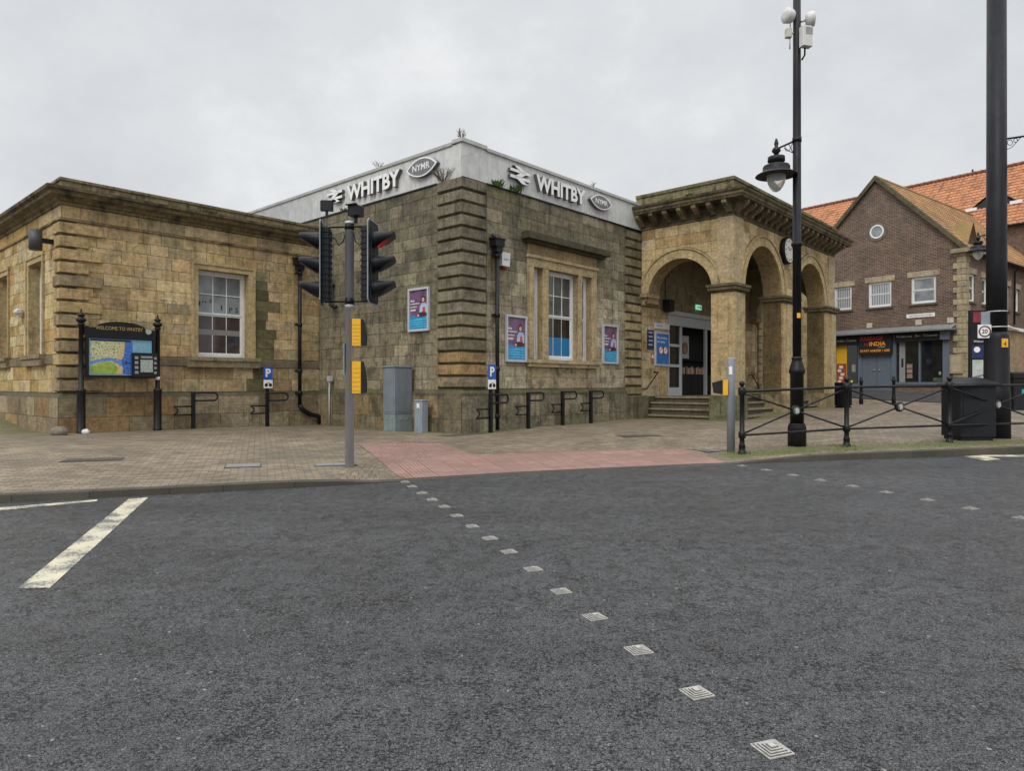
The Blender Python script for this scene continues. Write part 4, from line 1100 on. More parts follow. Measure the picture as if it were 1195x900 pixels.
# ================================================================== GROUND
def axis(vals):
    out = []
    for (a, b_, n) in vals: out += [a+(b_-a)*i/n for i in range(n)]
    return out + [vals[-1][1]]
rd = MB()
xs = [-400, -60, -20, 0, 20, 60, 400]; ys = [-300, -20, 0, 20, 40, 60, 400]
for a, b_ in zip(xs, xs[1:]):
    for c, d in zip(ys, ys[1:]): rd.face([(a, c, road_z(max(c, -20))), (b_, c, road_z(max(c, -20))), (b_, d, road_z(max(d, -20))), (a, d, road_z(max(d, -20)))])
struct(rd.build('road', M['asphalt']))
KW = .13
def seg_dist(p, a, b_):
    ax, ay, bx_, by_ = a[0], a[1], b_[0], b_[1]; dx, dy = bx_-ax, by_-ay
    t = max(0, min(1, ((p[0]-ax)*dx+(p[1]-ay)*dy)/(dx*dx+dy*dy))); return math.hypot(p[0]-ax-t*dx, p[1]-ay-t*dy)
base_lines = [(S(UC-.1, 18), S(UC-.1, VJ-.1)), (S(UC-.1, VJ-.1), S(0, VJ-.1)), (S(-.1, VJ), S(-.1, -.1)), (S(-.1, -.1), S(8.4, -.1)), (S(8.3, -.1), S(8.3, -3.4)), (S(8.3, -3.4), S(18, -3.4))]
rail_line = (Vector((4.2, 13.1, 0)), Vector((16, 16.0, 0)))
def moss_mask(x, y):
    d = min(seg_dist((x, y), a, b_) for a, b_ in base_lines); m_ = max(0, 1-d/.75)*.85
    d2 = seg_dist((x, y), *rail_line); m_ = max(m_, max(0, 1-d2/.95)*.95) if y-yk(x) < 1.9 else m_
    if x < -11.5 and y > 15.5: m_ = max(m_, .55)
    return m_
X = axis([(-60, -16, 11), (-16, -9, 14), (-9, 14, 92), (14, 30, 32), (30, 90, 15)]); D = axis([(KW, 2, 10), (2, 12, 40), (12, 30, 24), (30, 140, 11)])
pv = MB(); me_v = [[None]*len(D) for _ in X]; mk = [[0]*len(D) for _ in X]
for i, x in enumerate(X):
    for j, d in enumerate(D):
        y = yk(x)+d; me_v[i][j] = pv.vert((x, y, gz(x, y))); mk[i][j] = moss_mask(x, y)
pv.smooth = True
for i in range(len(X)-1):
    for j in range(len(D)-1):
        m_ = (mk[i][j]+mk[i+1][j]+mk[i+1][j+1]+mk[i][j+1])/4
        pv.idx((me_v[i][j], me_v[i+1][j], me_v[i+1][j+1], me_v[i][j+1]), (1-m_, 1-m_, 1-m_))
struct(pv.build('pavement', M['paver']))
kb = MB()
KX = axis([(-60, -16, 11), (-16, 16, 64), (16, 90, 12)])
for a, b_ in zip(KX, KX[1:]):
    ga, gb = gz(a, yk(a)+KW), gz(b_, yk(b_)+KW); mm = .30 if 4.5 < a < 14 else .15
    c = (1-mm,)*3
    ya, yb = yk(a), yk(b_)
    P0, P1 = (a, ya, road_z(ya)-.05), (b_, yb, road_z(yb)-.05); Q0, Q1 = (a, ya+.005, ga-.015), (b_, yb+.005, gb-.015); R0, R1 = (a, ya+.02, ga+.002), (b_, yb+.02, gb+.002); T0, T1 = (a, ya+KW, ga+.002), (b_, yb+KW, gb+.002)
    kb.face([P0, P1, Q1, Q0], c); kb.face([Q0, Q1, R1, R0], c); kb.face([R0, R1, T1, T0], c)
struct(kb.build('kerb', M['kerb']))
# gutter-side tarmac strip in front of the restaurant
rs = MB()
for i in range(40):
    v0, v1 = -14+i*1.0, -13+i*1.0
    for u0, u1 in ((-5.4, -4), (-4, -2.6), (-2.6, -1.3)):
        rs.face([(lambda p: (p.x, p.y, gz(p.x, p.y)+.03))(B(u, v)) for u, v in ((u1, v0), (u1, v1), (u0, v1), (u0, v0))])
struct(rs.build('side_road', M['asphalt']))
# red blister paving of the crossing
poly = [px_pav(*p) for p in ((417, 518.5), (466, 518), (511, 517.5), (533, 524), (552, 531.5), (640, 528.3), (720, 526), (792, 524), (820, 531), (846, 539.5))]
bl = MB(); front_edge = []
xl, xr = px_pav(467, 557).x, poly[-1].x
n = 44
def top_y(x):
    pts = [(p.x, p.y) for p in poly]
    pts2 = sorted(pts[:5]+pts[5:], key=lambda q: q[0]); return lerp_tab(pts2, x)
leftA, leftB = px_pav(417, 518.5), px_pav(467, 557.3)
xs = [leftA.x+(poly[-1].x-leftA.x)*i/n for i in range(n+1)]
for a, b_ in zip(xs, xs[1:]):
    def lo(x):
        k0 = yk(x)+KW+.002
        if x < leftB.x: k0 = max(k0, leftA.y+(leftB.y-leftA.y)*(x-leftA.x)/(leftB.x-leftA.x))
        return k0
    def hi(x): return max(top_y(x), lo(x)+.001)
    m_ = 12
    for j in range(m_):
        t0, t1 = j/m_, (j+1)/m_
        q = [(a, lo(a)+(hi(a)-lo(a))*t0), (b_, lo(b_)+(hi(b_)-lo(b_))*t0), (b_, lo(b_)+(hi(b_)-lo(b_))*t1), (a, lo(a)+(hi(a)-lo(a))*t1)]
        bl.face([(x, y, gz(x, y)+.007) for x, y in q])
struct(bl.build('tactile_paving', M['blister']))

# road markings
def marking(pts, label, name='road_line'):
    k = MB(); k.face([(p.x, p.y, p.z+.004) for p in (px_road(*q) for q in pts)]); tag(k.build(name, M['road_paint']), label, 'road marking')
marking([(20, 688), (58, 687), (173, 581), (150, 583)], 'thick worn cream bar slanting away from the left kerb')
marking([(-60, 602), (-60, 598), (114, 583.5), (113, 585.5)], 'thin cream line along the road below the left kerb')
marking([(1124, 533), (1142, 531.8), (1168, 536.5), (1150, 538)], 'short cream dash on the road near the right kerb')
marking([(1142, 531.5), (1290, 529.5), (1290, 533), (1150, 533.5)], 'cream edge line running off to the right below the railing')

# crossing studs
stud = MB(); s2 = .062
for k, e in enumerate((.062, .050, .038, .026, .014)):
    stud.mi = 0; stud.box(-e, e, -e, e, .0, .006+.004*k); stud.mi = 1
    if k < 4: stud.box(-e+.006, e-.006, -e+.006, e-.006, .0, .0072+.004*k)
NEAR = [(472.6, 563), (480.7, 568.4), (492, 576), (504, 583.8), (518.5, 592), (533, 602.5), (551, 615), (571.4, 629), (594, 644.7), (622, 665), (654.7, 691), (694, 721), (745, 760), (813, 810), (901, 876)]
FAR = [(866, 544), (894, 549), (925.6, 555), (957, 561), (994.7, 567.8), (1034, 575), (1082, 584), (1132.5, 594), (1191, 605)]
ords = ['first', 'second', 'third', 'fourth', 'fifth', 'sixth', 'seventh', 'eighth', 'ninth', 'tenth', 'eleventh', 'twelfth', 'thirteenth', 'fourteenth', 'fifteenth']
proto = None
for row, nm in ((NEAR, 'left row of the crossing'), (FAR, 'right row of the crossing')):
    for i, p in enumerate(row):
        q = px_road(*p); q.z += .001
        lab = 'square grooved steel stud, %s from the kerb in the %s' % (ords[i], nm)
        if proto is None:
            proto = stud.build('crossing_stud', [M['steel'], M['steel_groove']]); tag(proto, lab, 'road stud', 'steel crossing studs'); proto.location = q; o = proto
        else: o = proto.copy(); col.objects.link(o); o.location = q; o['label'] = lab
        o.rotation_euler.z = R_(20)+rng.uniform(-.06, .06); sc = rng.uniform(.95, 1.06); o.scale = (sc*1.0, sc, 1)

# covers in the pavement
def cover(px, py, w, d, mat, label, slots=0, rz=R_(19)):
    p = px_pav(px, py); k = MB(); k.mi = 1; k.box(-w/2-.025, w/2+.025, -d/2-.025, d/2+.025, -.02, .004); k.mi = 0; k.box(-w/2, w/2, -d/2, d/2, -.02, .008)
    k.mi = 1
    for i in range(slots):
        x = -w/2+w*(i+.5)/slots; k.box(x-w*.22/slots, x+w*.22/slots, -d*.42, d*.42, .0, .0105)
    tag(k.build('inspection_cover', [mat, M['steel_groove']], None, p, rz), label, 'manhole cover', 'covers in the block paving')
cover(110, 536.5, .85, .42, M['iron_cover'], 'rusty slotted grating in the paving before the welcome board', 12)
cover(284, 543.5, .5, .45, M['light_cover'], 'grey cover in the paving between grating and traffic light', 0)
cover(391, 542.2, .62, .34, M['light_cover'], 'worn pale cover at the foot of the traffic light pole', 0)
cover(745, 508.5, .95, .5, M['iron_cover'], 'dark brown cover in the paving before the portico steps', 3)
cover(832, 525.5, .55, .5, M['light_cover'], 'pale cover beside the grey push button post', 2)
cover(540, 504.5+3, 1.3, .35, M['iron_cover'], 'long dark cover lying against the quoined station corner', 3, SROT)

# ================================================================== WELCOME BOARD
p0, p1 = S(-6.65, 6.02), S(-4.93, 6.02); zg = gz(*(S(-5.8, 6.0).xy))
t = thing('welcome_board', 'black welcome board with town map on two finial posts before the wing', 'information board', S(-5.79, 6.02, zg), SF)
for x in (-.86, .86):
    k = MB(); k.lathe([(.10, -.1), (.10, .05), (.092, .06), (.092, .98), (.10, 1.0), (.10, 1.04), (.055, 1.07), (.052, 2.55), (.075, 2.56), (.075, 2.60), (.055, 2.62)], (x, 0, 0), 16)
    po = k.build('post', M['black_iron'], t)
    k = MB(); k.lathe([(.05, 2.62), (.10, 2.66), (.115, 2.70), (.06, 2.74), (.05, 2.76), (.08, 2.79), (.085, 2.81), (.03, 2.85), (.012, 2.95)], (x, 0, 0), 16); k.build('finial', M['black_iron'], po)
    if x > 0: k = MB(); k.lathe([(.056, 1.28), (.056, 1.36)], (x, 0, 0), 16); k.build('reflective_band', M['letter_white'], po)
bz0, bz1 = 1.33, 2.45
k = MB()
k.prism([(-.80, bz1-.1)] + [(.80, bz1-.1), (.80, bz1+.08), (.62, bz1+.08)] + [(.55*math.cos(a), bz1+.08+.17*math.sin(a)) for a in [math.pi*i/14 for i in range(15)]] + [(-.62, bz1+.08), (-.80, bz1+.08)], -.05, .05)
hd_ = k.build('header', M['black_iron'], t)
k = MB(); put(k, text_mb('WELCOME TO WHITBY', w=1.06, h=.085, depth=.003, align='c'), -.04, -.05, bz1+.035); k.build('lettering', M['gold'], hd_)
k = MB(); k.lathe([(.07, -.062), (.07, -.05)], (.62, 0, bz1+.04), 16, 'y'); k.build('crest', M['screen'], hd_)
k = MB(); k.box(-.78, .78, -.03, .05, bz0, bz1-.1)
for a, b_, p, q in ((-.78, -.715, bz0, bz1-.1), (.715, .78, bz0, bz1-.1), (-.715, .715, bz0, bz0+.05), (-.715, .715, bz1-.17, bz1-.1)): k.box(a, b_, -.07, -.03, p, q)
for x in (-.83, .83):
    for z_ in (bz0+.25, bz1-.2): k.box(x-.06, x+.06, -.02, .02, z_-.03, z_+.03)
k.build('case', M['black_iron'], t)
k = MB(); a0, a1, c0, c1 = -.705, .705, bz0+.06, bz1-.18
def mp(mi, pts, d): k.mi = mi; k.face([(a0+x*(a1-a0), -.034-.0015*d, c0+z_*(c1-c0)) for x, z_ in pts])
mp(0, [(0, 0), (1, 0), (1, 1), (0, 1)], 0); mp(1, [(.02, .03), (.66, .03), (.66, .93), (.02, .93)], 1)
mp(2, [(.02, .03), (.42, .03), (.46, .22), (.36, .36), (.22, .36), (.02, .24)], 2)
mp(3, [(.02, .28), (.20, .38), (.36, .40), (.50, .26), (.60, .30), (.60, .40), (.44, .46), (.28, .48), (.02, .38)], 3)
mp(5, [(.42, .40), (.50, .46), (.58, .93), (.52, .93), (.47, .6)], 3); mp(5, [(.42, .03), (.52, .03), (.50, .24), (.38, .36), (.44, .2)], 3)
mp(4, [(.52, .03), (.68, .03), (.68, .93), (.56, .93), (.54, .55), (.50, .40), (.52, .22)], 3)
mp(6, [(.02, .93), (.66, .93), (.66, .985), (.02, .985)], 2)
k.build('map_panel', [M['map_blue'], M['map'], M['map_green'], M['map_water'], M['map_sea'], M['map_sand'], M['navy_sign']], t)
k = MB()
for i in range(5):
    put(k, text_mb('Explore the harbour town', w=.3, h=.018, depth=.002), .28, -.037, c1-.10-.05*i) if i % 5 != 4 else None
k.build('map_text', M['letter_white'], t)
k = MB(); k.box(.23, .80, -.17, -.036, bz0+.02, bz0+.62); dv = k.build('display_unit', M['black_plastic'], t)
k = MB(); k.box(.39, .68, -.175, -.17, bz0+.14, bz0+.45); k.build('screen', M['screen'], dv)
k = MB()
for i in range(4): k.box(.26, .34, -.174, -.17, bz0+.10+.12*i, bz0+.17+.12*i); k.box(.71, .77, -.174, -.17, bz0+.10+.12*i, bz0+.16+.12*i)
k.box(.40, .67, -.174, -.17, bz0+.49, bz0+.54); split_build(k, 'button', M['grey_grille'], dv)
k = MB()
for i in range(40):
    pass
q = px_pav(69, 508); k = MB(); k.ball((0, 0, .07), .17, 16, 10, (1.1, .9, .75))
for i, v_ in enumerate(k.v): k.v[i] = tuple(c*(1+.06*math.sin(7*v_[0]*9+5*v_[2]*11)) for c in v_)
tag(k.build('boulder', flat('rounded_granite', (.17, .145, .115), .85, 0, .3, 16, .4), None, q), 'rounded brown stone lying at the corner of the low wing', 'stone')
q = S(-6.6, 5.86); q.z = gz(q.x, q.y); k = MB(); k.ball((0, 0, .04), .075, 12, 8, (1.3, .8, .8))
for i, v_ in enumerate(k.v): k.v[i] = tuple(c*(1+rng.uniform(-.25, .2)) for c in v_)
tag(k.build('plastic_bag', M['plastic_white'], None, q), 'crumpled white plastic at the foot of the welcome board post', 'litter')

# ================================================================== CYCLE STANDS
def make_stand():
    t = thing('cycle_stand', '', 'bicycle stand', (0, 0, 0), SF, 'black cycle stands along the station walls')
    k = MB(); k.box(-.042, .042, -.042, .042, -.1, .97); k.build('post', M['black_iron'], t)
    k = MB(); k.tube([(.03, 0, .955), (.52, 0, .955)] + [(.55+.105*math.sin(a), 0, .85+.105*math.cos(a)) for a in [math.pi*i/8 for i in range(9)]] + [(.52, 0, .745), (.03, 0, .745)], .024, 8); k.build('top_loop', M['black_iron'], t)
    k = MB(); k.tube([(-.03, 0, .60), (-.5, 0, .60)], .021, 8); k.tube([(-.03, 0, .38), (-.5, 0, .38)], .021, 8); k.tube([(-.50, 0, .60), (-.40, 0, .52), (-.40, 0, .46), (-.50, 0, .38)], .021, 8); k.build('wheel_bracket', M['black_iron'], t)
    return t
stand = make_stand(); first = True
SIGNS = []
for u, v, lab, sg in ((-4.02, 6.05, 'black cycle stand under the sash window of the low wing', 0), (-1.92, 6.05, 'cycle stand with blue P sign beside the downpipe of the low wing', 1),
                      (.60, -.42, 'cycle stand with blue P sign at the quoined corner and black downpipe', 1), (2.05, -.42, 'black cycle stand nearest the downpipe, below the left poster', 0),
                      (3.54, -.42, 'black cycle stand below the blue-paned window, middle of the plain three', 0), (4.90, -.42, 'black cycle stand nearest the portico, before the mossy plinth', 0)):
    p = S(u, v); p.z = gz(p.x, p.y)
    if first: o = stand; o.location = p; o['label'] = lab; first = False
    else: o = dup(stand, p, SF, lab)
    if sg: SIGNS.append((o, u < 0))
for o, wide in SIGNS:
    rz = 0 if wide else R_(8)
    k = MB(); k.box(-.033, .033, -.033, .033, .98, 1.72); k.build('sign_post', M['black_iron'], o)
    k = MB(); k.box(-.135, .135, -.055, -.04, 1.36, 1.72); sgn = k.build('parking_plate', M['blue_sign'], o)
    k = MB(); put(k, text_mb('P', h=.24, depth=.002, bold=.03, align='c'), 0, -.056, 1.42); k.build('lettering', M['letter_white'], sgn)
    k = MB(); k.box(-.135, .135, -.055, -.04, 1.10, 1.34); sg2 = k.build('cycle_plate', M['letter_white'], o)
    k = MB()
    for x in (-.065, .065): k.lathe([(.035, -.059), (.05, -.059), (.05, -.0555), (.035, -.0555)], (x, 0, 1.19), 14, 'y')
    k.tube([(-.065, -.058, 1.19), (-.02, -.058, 1.25), (.04, -.058, 1.25), (.065, -.058, 1.19)], .006, 5); k.build('bicycle_symbol', M['dark_in'], sg2)

# ================================================================== CABINETS
zc = gz(*S(-.5, 1.9).xy)
t = thing('utility_cabinet', 'tall blue-grey street cabinet against the dark station side wall', 'utility cabinet', S(-.42, 2.0, zc), SF)
k = MB(); k.rbox(-.30, .30, -.24, .24, .46, 1.68, .015); k.rbox(-.32, .32, -.26, .26, 1.68, 1.72, .012); bd_ = k.build('body', M['grey_cab'], t)
k = MB(); k.box(-.308, -.30, -.20, .20, .52, 1.62); k.box(-.25, .25, -.248, -.24, .52, 1.62); k.build('door', M['grey_cab'], t)
k = MB(); k.rbox(-.295, .295, -.235, .235, -.1, .455, .012); k.box(-.305, -.29, -.17, .17, .02, .40); b2 = k.build('base', M['green_cab'], t)
k = MB()
for y in (-.10, .08): k.lathe([(.022, -.325), (.022, -.300)], (0, y, .33), 10, 'x')
for x in (-.1, .1): k.lathe([(.022, -.262), (.022, -.235)], (x, 0, .33), 10, 'y')
split_build(k, 'vent', M['pale_cab'], b2)
zc = gz(*S(-.4, 1.1).xy)
t = thing('feeder_pillar', 'short pale grey pillar box right of the tall cabinet', 'utility cabinet', S(-.40, 1.08, zc), SF)
k = MB(); k.rbox(-.11, .11, -.15, .15, -.1, .80, .015); k.rbox(-.12, .12, -.16, .16, .80, .83, .01); k.build('body', M['pale_cab'], t)
k = MB(); k.box(-.114, -.11, -.06, .04, .62, .74); k.build('label_plate', M['letter_white'], t)
k = MB(); k.box(-.113, -.11, -.13, .13, .05, .3); k.build('door', M['pale_cab'], t)

# ================================================================== TRAFFIC LIGHT
tp = Vector(((408-CX)/F*11.12, 11.12, 0)); tp.z = gz(tp.x, tp.y)
t = thing('traffic_light', 'grey traffic light pole with two black signal heads beside the red paving', 'traffic light', tp)
k = MB(); k.lathe([(.070, -.1), (.070, 3.86), (.074, 3.86), (.074, 3.94), (.06, 3.95)], (0, 0, 0), 20); k.lathe([(.074, 2.55), (.074, 2.62)], (0, 0, 0), 20); k.build('pole', M['grey_pole'], t)
def head(parent, ang, off, zb0):
    """three-aspect signal head facing local +x, turned by ang about the pole and set off from it"""
    a = R_(ang); xf = Matrix.Translation(off) @ Matrix.Rotation(a, 4, 'Z')
    hz = 1.20
    k = MB(); k.xf = xf
    k.rbox(-.09, .075, -.155, .155, zb0, zb0+hz, .03)
    for i in range(12): k.box(-.105, -.085, -.13, .13, zb0+.05+i*.095, zb0+.09+i*.095)     # ribbed back
    for i in range(12):
        for s_ in (-1, 1): k.box(-.07, .05, s_*.155, s_*.168, zb0+.05+i*.095, zb0+.085+i*.095)
    body = k.build('signal_head', M['black_plastic'], parent)
    k = MB(); k.xf = xf
    e = .27; pts = [(-e+.05, zb0-.06), (e-.05, zb0-.06), (e, zb0), (e, zb0+hz+.02), (e-.05, zb0+hz+.08), (-e+.05, zb0+hz+.08), (-e, zb0+hz+.02), (-e, zb0)]
    n = len(pts)
    fr = [k.vert((.062, y, z_)) for y, z_ in pts]; bk = [k.vert((.054, y, z_)) for y, z_ in pts]
    k.mi = 0; k.idx(fr); k.idx(bk[::-1])
    k.mi = 1
    ins = [((y*(1-.018/abs(y)*1.0)) if abs(y) > .05 else y, z_+(.018 if z_ < zb0+hz/2 else -.018)) for y, z_ in pts]
    fo = [k.vert((.066, y, z_)) for y, z_ in pts]; fi = [k.vert((.066, y, z_)) for y, z_ in ins]; bo = [k.vert((.051, y, z_)) for y, z_ in pts]
    for i in range(n):
        j = (i+1) % n; k.idx((fo[i], fo[j], fi[j], fi[i])); k.idx((bo[i], bo[j], fo[j], fo[i]))
    k.build('backing_board', [M['black_plastic'], M['pale_cab']], body)
    for i, zc_ in enumerate((zb0+.98, zb0+.59, zb0+.20)):
        k = MB(); k.xf = xf; r = .135; n = 26
        # visor: a tube whose rim slopes from a long peak above to a short lip below
        ring0, ring1, ring2 = [], [], []
        for q in range(n):
            th = 2*math.pi*q/n; c, s_ = math.cos(th), math.sin(th)
            L = .335 if c > .35 else .06 + .275*(c+1)/1.35
            ring0.append(k.vert((.07, r*s_, zc_+r*c))); ring1.append(k.vert((.07+L, r*.97*s_, zc_+r*.97*c-.03*L))); ring2.append(k.vert((.07+L-.003, r*.93*s_, zc_+r*.93*c-.03*L)))
        ring3 = [k.vert((.08, r*.9*math.sin(2*math.pi*q/n), zc_+r*.9*math.cos(2*math.pi*q/n))) for q in range(n)]
        k.smooth = True
        for A_, B_ in ((ring0, ring1), (ring1, ring2), (ring2, ring3)):
            k.mi = 1 if B_ is ring3 else 0
            for q in range(n): k.idx((A_[q], B_[q], B_[(q+1) % n], A_[(q+1) % n]))
        k.build('visor', [M['black_plastic'], M['visor_lining']], body)
        k = MB(); k.xf = xf; k.lathe([(.118, .082), (.09, .098), (.04, .105), (.001, .107)], (0, 0, zc_), 22, 'x', cap=False)
        k.build('lens', M['red_lens'] if i == 0 else M['lens_off'], body)
    return body
ZH = 3.93-1.27
head(t, -7, (.33, -.05, 0), ZH); head(t, 190, (-.40, .03, 0), ZH)
k = MB()
for z_ in (ZH+1.20, ZH-.0): k.tube([(-.40, .03, z_), (0, 0, z_), (.33, -.05, z_)], .016, 8); k.lathe([(.078, z_-.05), (.078, z_+.05)], (0, 0, 0), 16)
for s_, xe in ((-1, -.30), (1, .24)): k.tube([(s_*.06, 0, 3.78), (s_*.10, -.02, 3.62), (s_*.17, -.02, 3.56), (s_*.22, -.02, 3.66), (xe, 0, 3.70)], .012, 8)
k.build('bracket', M['black_iron'], t)
for x, y, z_, rz, w in ((-.38, .05, 4.13, R_(95), .06), (.10, 0, 4.03, R_(-25), .13)):
    k = MB(); k.xf = Matrix.Translation((x, y, z_)) @ Matrix.Rotation(rz, 4, 'Z'); k.rbox(-w*.75, w*.75, -.10, .10, .0, .17, .015); k.box(-.02, .02, -.02, .02, -.11, .0); k.box(-w*.8, w*.8, -.14, -.09, .16, .175); k.build('detector', M['black_plastic'], t)
for zc_, hh in ((2.16, .43), (1.44, .51)):
    k = MB(); k.box(.06, .20, -.10, .09, zc_-hh/2, zc_+hh/2)
    for i in range(6): k.box(.07, .19, -.106, -.10, zc_-hh/2+.04+i*(hh-.08)/6, zc_-hh/2+.075+i*(hh-.08)/6)
    un = k.build('push_button_unit', M['yellow'], t)
    k = MB(); n = 10
    pts = [(.20, zc_-hh/2), (.255, zc_-hh/2+.01)] + [(.265-.055*(i/6)**2.2, zc_-hh/2+.06+(hh-.06)*i/6) for i in range(7)] + [(.20, zc_+hh/2)]
    k.prism(pts, -.10, .09); k.build('front_cover', M['black_plastic'], un)
k = MB(); k.box(-.085, -.07, -.06, .06, 1.5, 1.98); k.build('access_door', M['pale_cab'], t)

# push button post
p = px_pav(853, 527.5)
t = thing('push_button_post', 'short grey crossing post with yellow push button unit beside the railing', 'crossing post', p)
k = MB(); k.lathe([(.078, -.1), (.078, 1.83), (.07, 1.85)], (0, 0, 0), 20); k.build('post', flat('crossing_post_paint', (.235, .255, .28), .45, 0, .08, 4, .05, dirt=((.12, .12, .11), .4)), t)
k = MB(); k.xf = Matrix.Rotation(R_(-15), 4, 'Z'); k.box(-.155, -.06, -.10, .08, 1.12, 1.42); un = k.build('push_button_unit', M['yellow'], t)
k = MB(); k.xf = Matrix.Rotation(R_(-15), 4, 'Z'); k.prism([(-.33, 1.16), (-.155, 1.13), (-.155, 1.42), (-.36, 1.36)], -.10, .08); k.build('front_cover', M['black_plastic'], un)
k = MB(); k.box(-.06, .0, -.085, -.06, 1.52, 1.68); k.build('reflective_sticker', M['letter_white'], t)

# ================================================================== RAILING
posts = []
for px, py in ((866, 530), (988, 521.5), (1108, 516.5)): posts.append(px_pav(px, py))
dv_ = posts[2]-posts[1]; posts.append(posts[2]+dv_); posts.append(posts[2]+dv_*2)
for q in posts: q.z = gz(q.x, q.y)
t = thing('guard_railing', 'black cast iron railing with crossed bars and round medallions along right kerb', 'railing', posts[0])
TOPZ = 1.20
for i, q in enumerate(posts):
    q = q-posts[0]
    k = MB(); k.lathe([(.075, -.1), (.075, .05), (.06, .06), (.06, .14), (.068, .15), (.05, .19), (.046, .22), (.046, .30), (.068, .31), (.068, .42), (.046, .44), (.046, 1.12), (.072, 1.14), (.072, 1.27), (.04, 1.29), (.03, 1.30)], (q.x, q.y, q.z), 16)
    k.ball((q.x, q.y, q.z+1.35), .055); k.build('post', M['black_iron'], t)
for a, b_ in zip(posts, posts[1:]):
    a = a-posts[0]; b_ = b_-posts[0]; up = Vector((0, 0, 1))
    k = MB(); k.tube([a+up*TOPZ, b_+up*TOPZ], .027, 10); k.build('top_rail', M['black_iron'], t)
    k = MB(); k.tube([a+up*.36, b_+up*.36], .022, 10); k.build('bottom_rail', M['black_iron'], t)
    mid = (a+b_)/2+up*.78; d = (b_-a).normalized()
    for p, q in ((a+up*1.15+d*.06, mid-d*.06+up*.02), (a+up*.40+d*.06, mid-d*.06-up*.02), (b_+up*1.15-d*.06, mid+d*.06+up*.02), (b_+up*.40-d*.06, mid+d*.06-up*.02)):
        k = MB(); k.tube([p, q], .018, 8); k.build('brace', M['black_iron'], t)
    ang = math.atan2(d.y, d.x)
    k = MB(); k.xf = Matrix.Translation(mid) @ Matrix.Rotation(ang, 4, 'Z')
    k.lathe([(.06, -.03), (.10, -.03), (.105, -.02), (.105, .02), (.10, .03), (.06, .03)], (0, 0, 0), 24, 'y'); me_ = k.build('medallion', M['black_iron'], t)
    k = MB(); k.xf = Matrix.Translation(mid) @ Matrix.Rotation(ang, 4, 'Z'); k.lathe([(.075, -.036), (.075, -.031)], (0, 0, 0), 20, 'y'); k.mi = 1; k.prism([(-.02, -.06), (.05, -.04), (.045, .03), (.01, .06), (-.045, .03), (-.03, -.02)], -.046, -.036)
    k.build('emblem', [flat('medallion_face', (.10, .11, .11), .5), M['steel']], me_)

# ================================================================== STREET LAMP
LY = 14.1; lp = Vector(((930-CX)/F*LY, LY, 0)); lp.z = gz(lp.x, lp.y)
t = thing('street_lamp', 'tall slim black lamp post with hanging lantern before the portico', 'street lamp', lp)
k = MB(); k.lathe([(.18, -.1), (.18, .36), (.175, .40), (.155, .44), (.155, .46)], (0, 0, 0), 24); k.build('base', M['black_iron'], t)
k = MB(); k.lathe([(.135, .46), (.13, 1.46), (.15, 1.48), (.16, 1.52), (.15, 1.56), (.12, 1.66), (.10, 1.72), (.095, 1.76), (.105, 1.77), (.105, 1.80), (.085, 1.82)], (0, 0, 0), 24); k.build('shaft', M['black_iron'], t)
k = MB(); k.lathe([(.085, 1.8), (.083, 4.06), (.105, 4.07), (.115, 4.11), (.105, 4.14), (.083, 4.15), (.078, 7.2), (.072, 10.6)], (0, 0, 0), 20); k.build('pole', M['black_sheen'], t)
k = MB(); k.box(-.035, .035, -.092, -.084, 2.60, 2.70); k.build('sticker', M['yellow'], t)
LX, LZ = -.42, 0
def lantern(parent, x, z, y=0.0):
    """hanging lantern; z is the height of the bracket end"""
    k = MB(); k.lathe([(.02, .22), (.045, .12), (.03, .06), (.075, .02), (.09, -.03), (.05, -.08), (.03, -.14)], (x, y, z), 16); ln = k.build('lantern', M['black_iron'], parent)
    k = MB(); k.lathe([(.04, -.13), (.165, -.15), (.17, -.24), (.13, -.27), (.11, -.30), (.25, -.33), (.265, -.36), (.265, -.43), (.28, -.45), (.40, -.52), (.41, -.535), (.39, -.54), (.24, -.46)], (x, y, z), 28); k.build('hood', M['black_sheen'], ln)
    k = MB(); k.lathe([(.19, -.53), (.185, -.60), (.165, -.68), (.13, -.76), (.08, -.83), (.03, -.86), (.002, -.865)], (x, y, z), 24, cap=False); k.build('glass_bowl', M['bowl'], ln)
    return ln
zl = H+(450-163)/F*LY-lp.z
lantern(t, -.42, zl-.20)
k = MB(); k.tube([(0, 0, zl), (-.42, 0, zl-.19)], .022, 10, True, .018); k.lathe([(.09, zl-.05), (.09, zl+.05)], (0, 0, 0), 16)
k.tube([(-.05+.07*math.cos(a), 0, zl-.16+.10*math.sin(a)) for a in [2*math.pi*i/14 for i in range(15)]], .008, 6); k.tube([(-.19+.055*math.cos(a), 0, zl-.16+.07*math.sin(a)) for a in [2*math.pi*i/14 for i in range(15)]], .007, 6)
k.tube([(-.02, 0, zl-.28), (-.12, 0, zl-.25), (-.26, 0, zl-.16)], .008, 6); k.build('bracket', M['black_iron'], t)
def on_lamp(px, py): return Vector((lp.x+(px-930.5)/F*LY, lp.y, H+(450-py)/F*LY))
def dish(px, py, rz, label):
    p = on_lamp(px, py); t = thing('radio_antenna', label, 'antenna', p, rz, 'radio antennas on the lamp post')
    k = MB(); k.lathe([(.05, -.06), (.12, -.05), (.14, 0), (.15, .09), (.13, .12), (.05, .135)], (0, 0, 0), 20, 'x'); k.build('housing', M['plastic_white'], t)
    k = MB(); k.tube([(-.05, 0, 0), (-.16, 0, -.02)], .022); k.build('arm', M['steel'], t)
dish(922.5, 18.5, R_(195), 'white round antenna on the left side of the lamp post top'); dish(944, 22.5, R_(-20), 'white round antenna on the right side of the lamp post top')
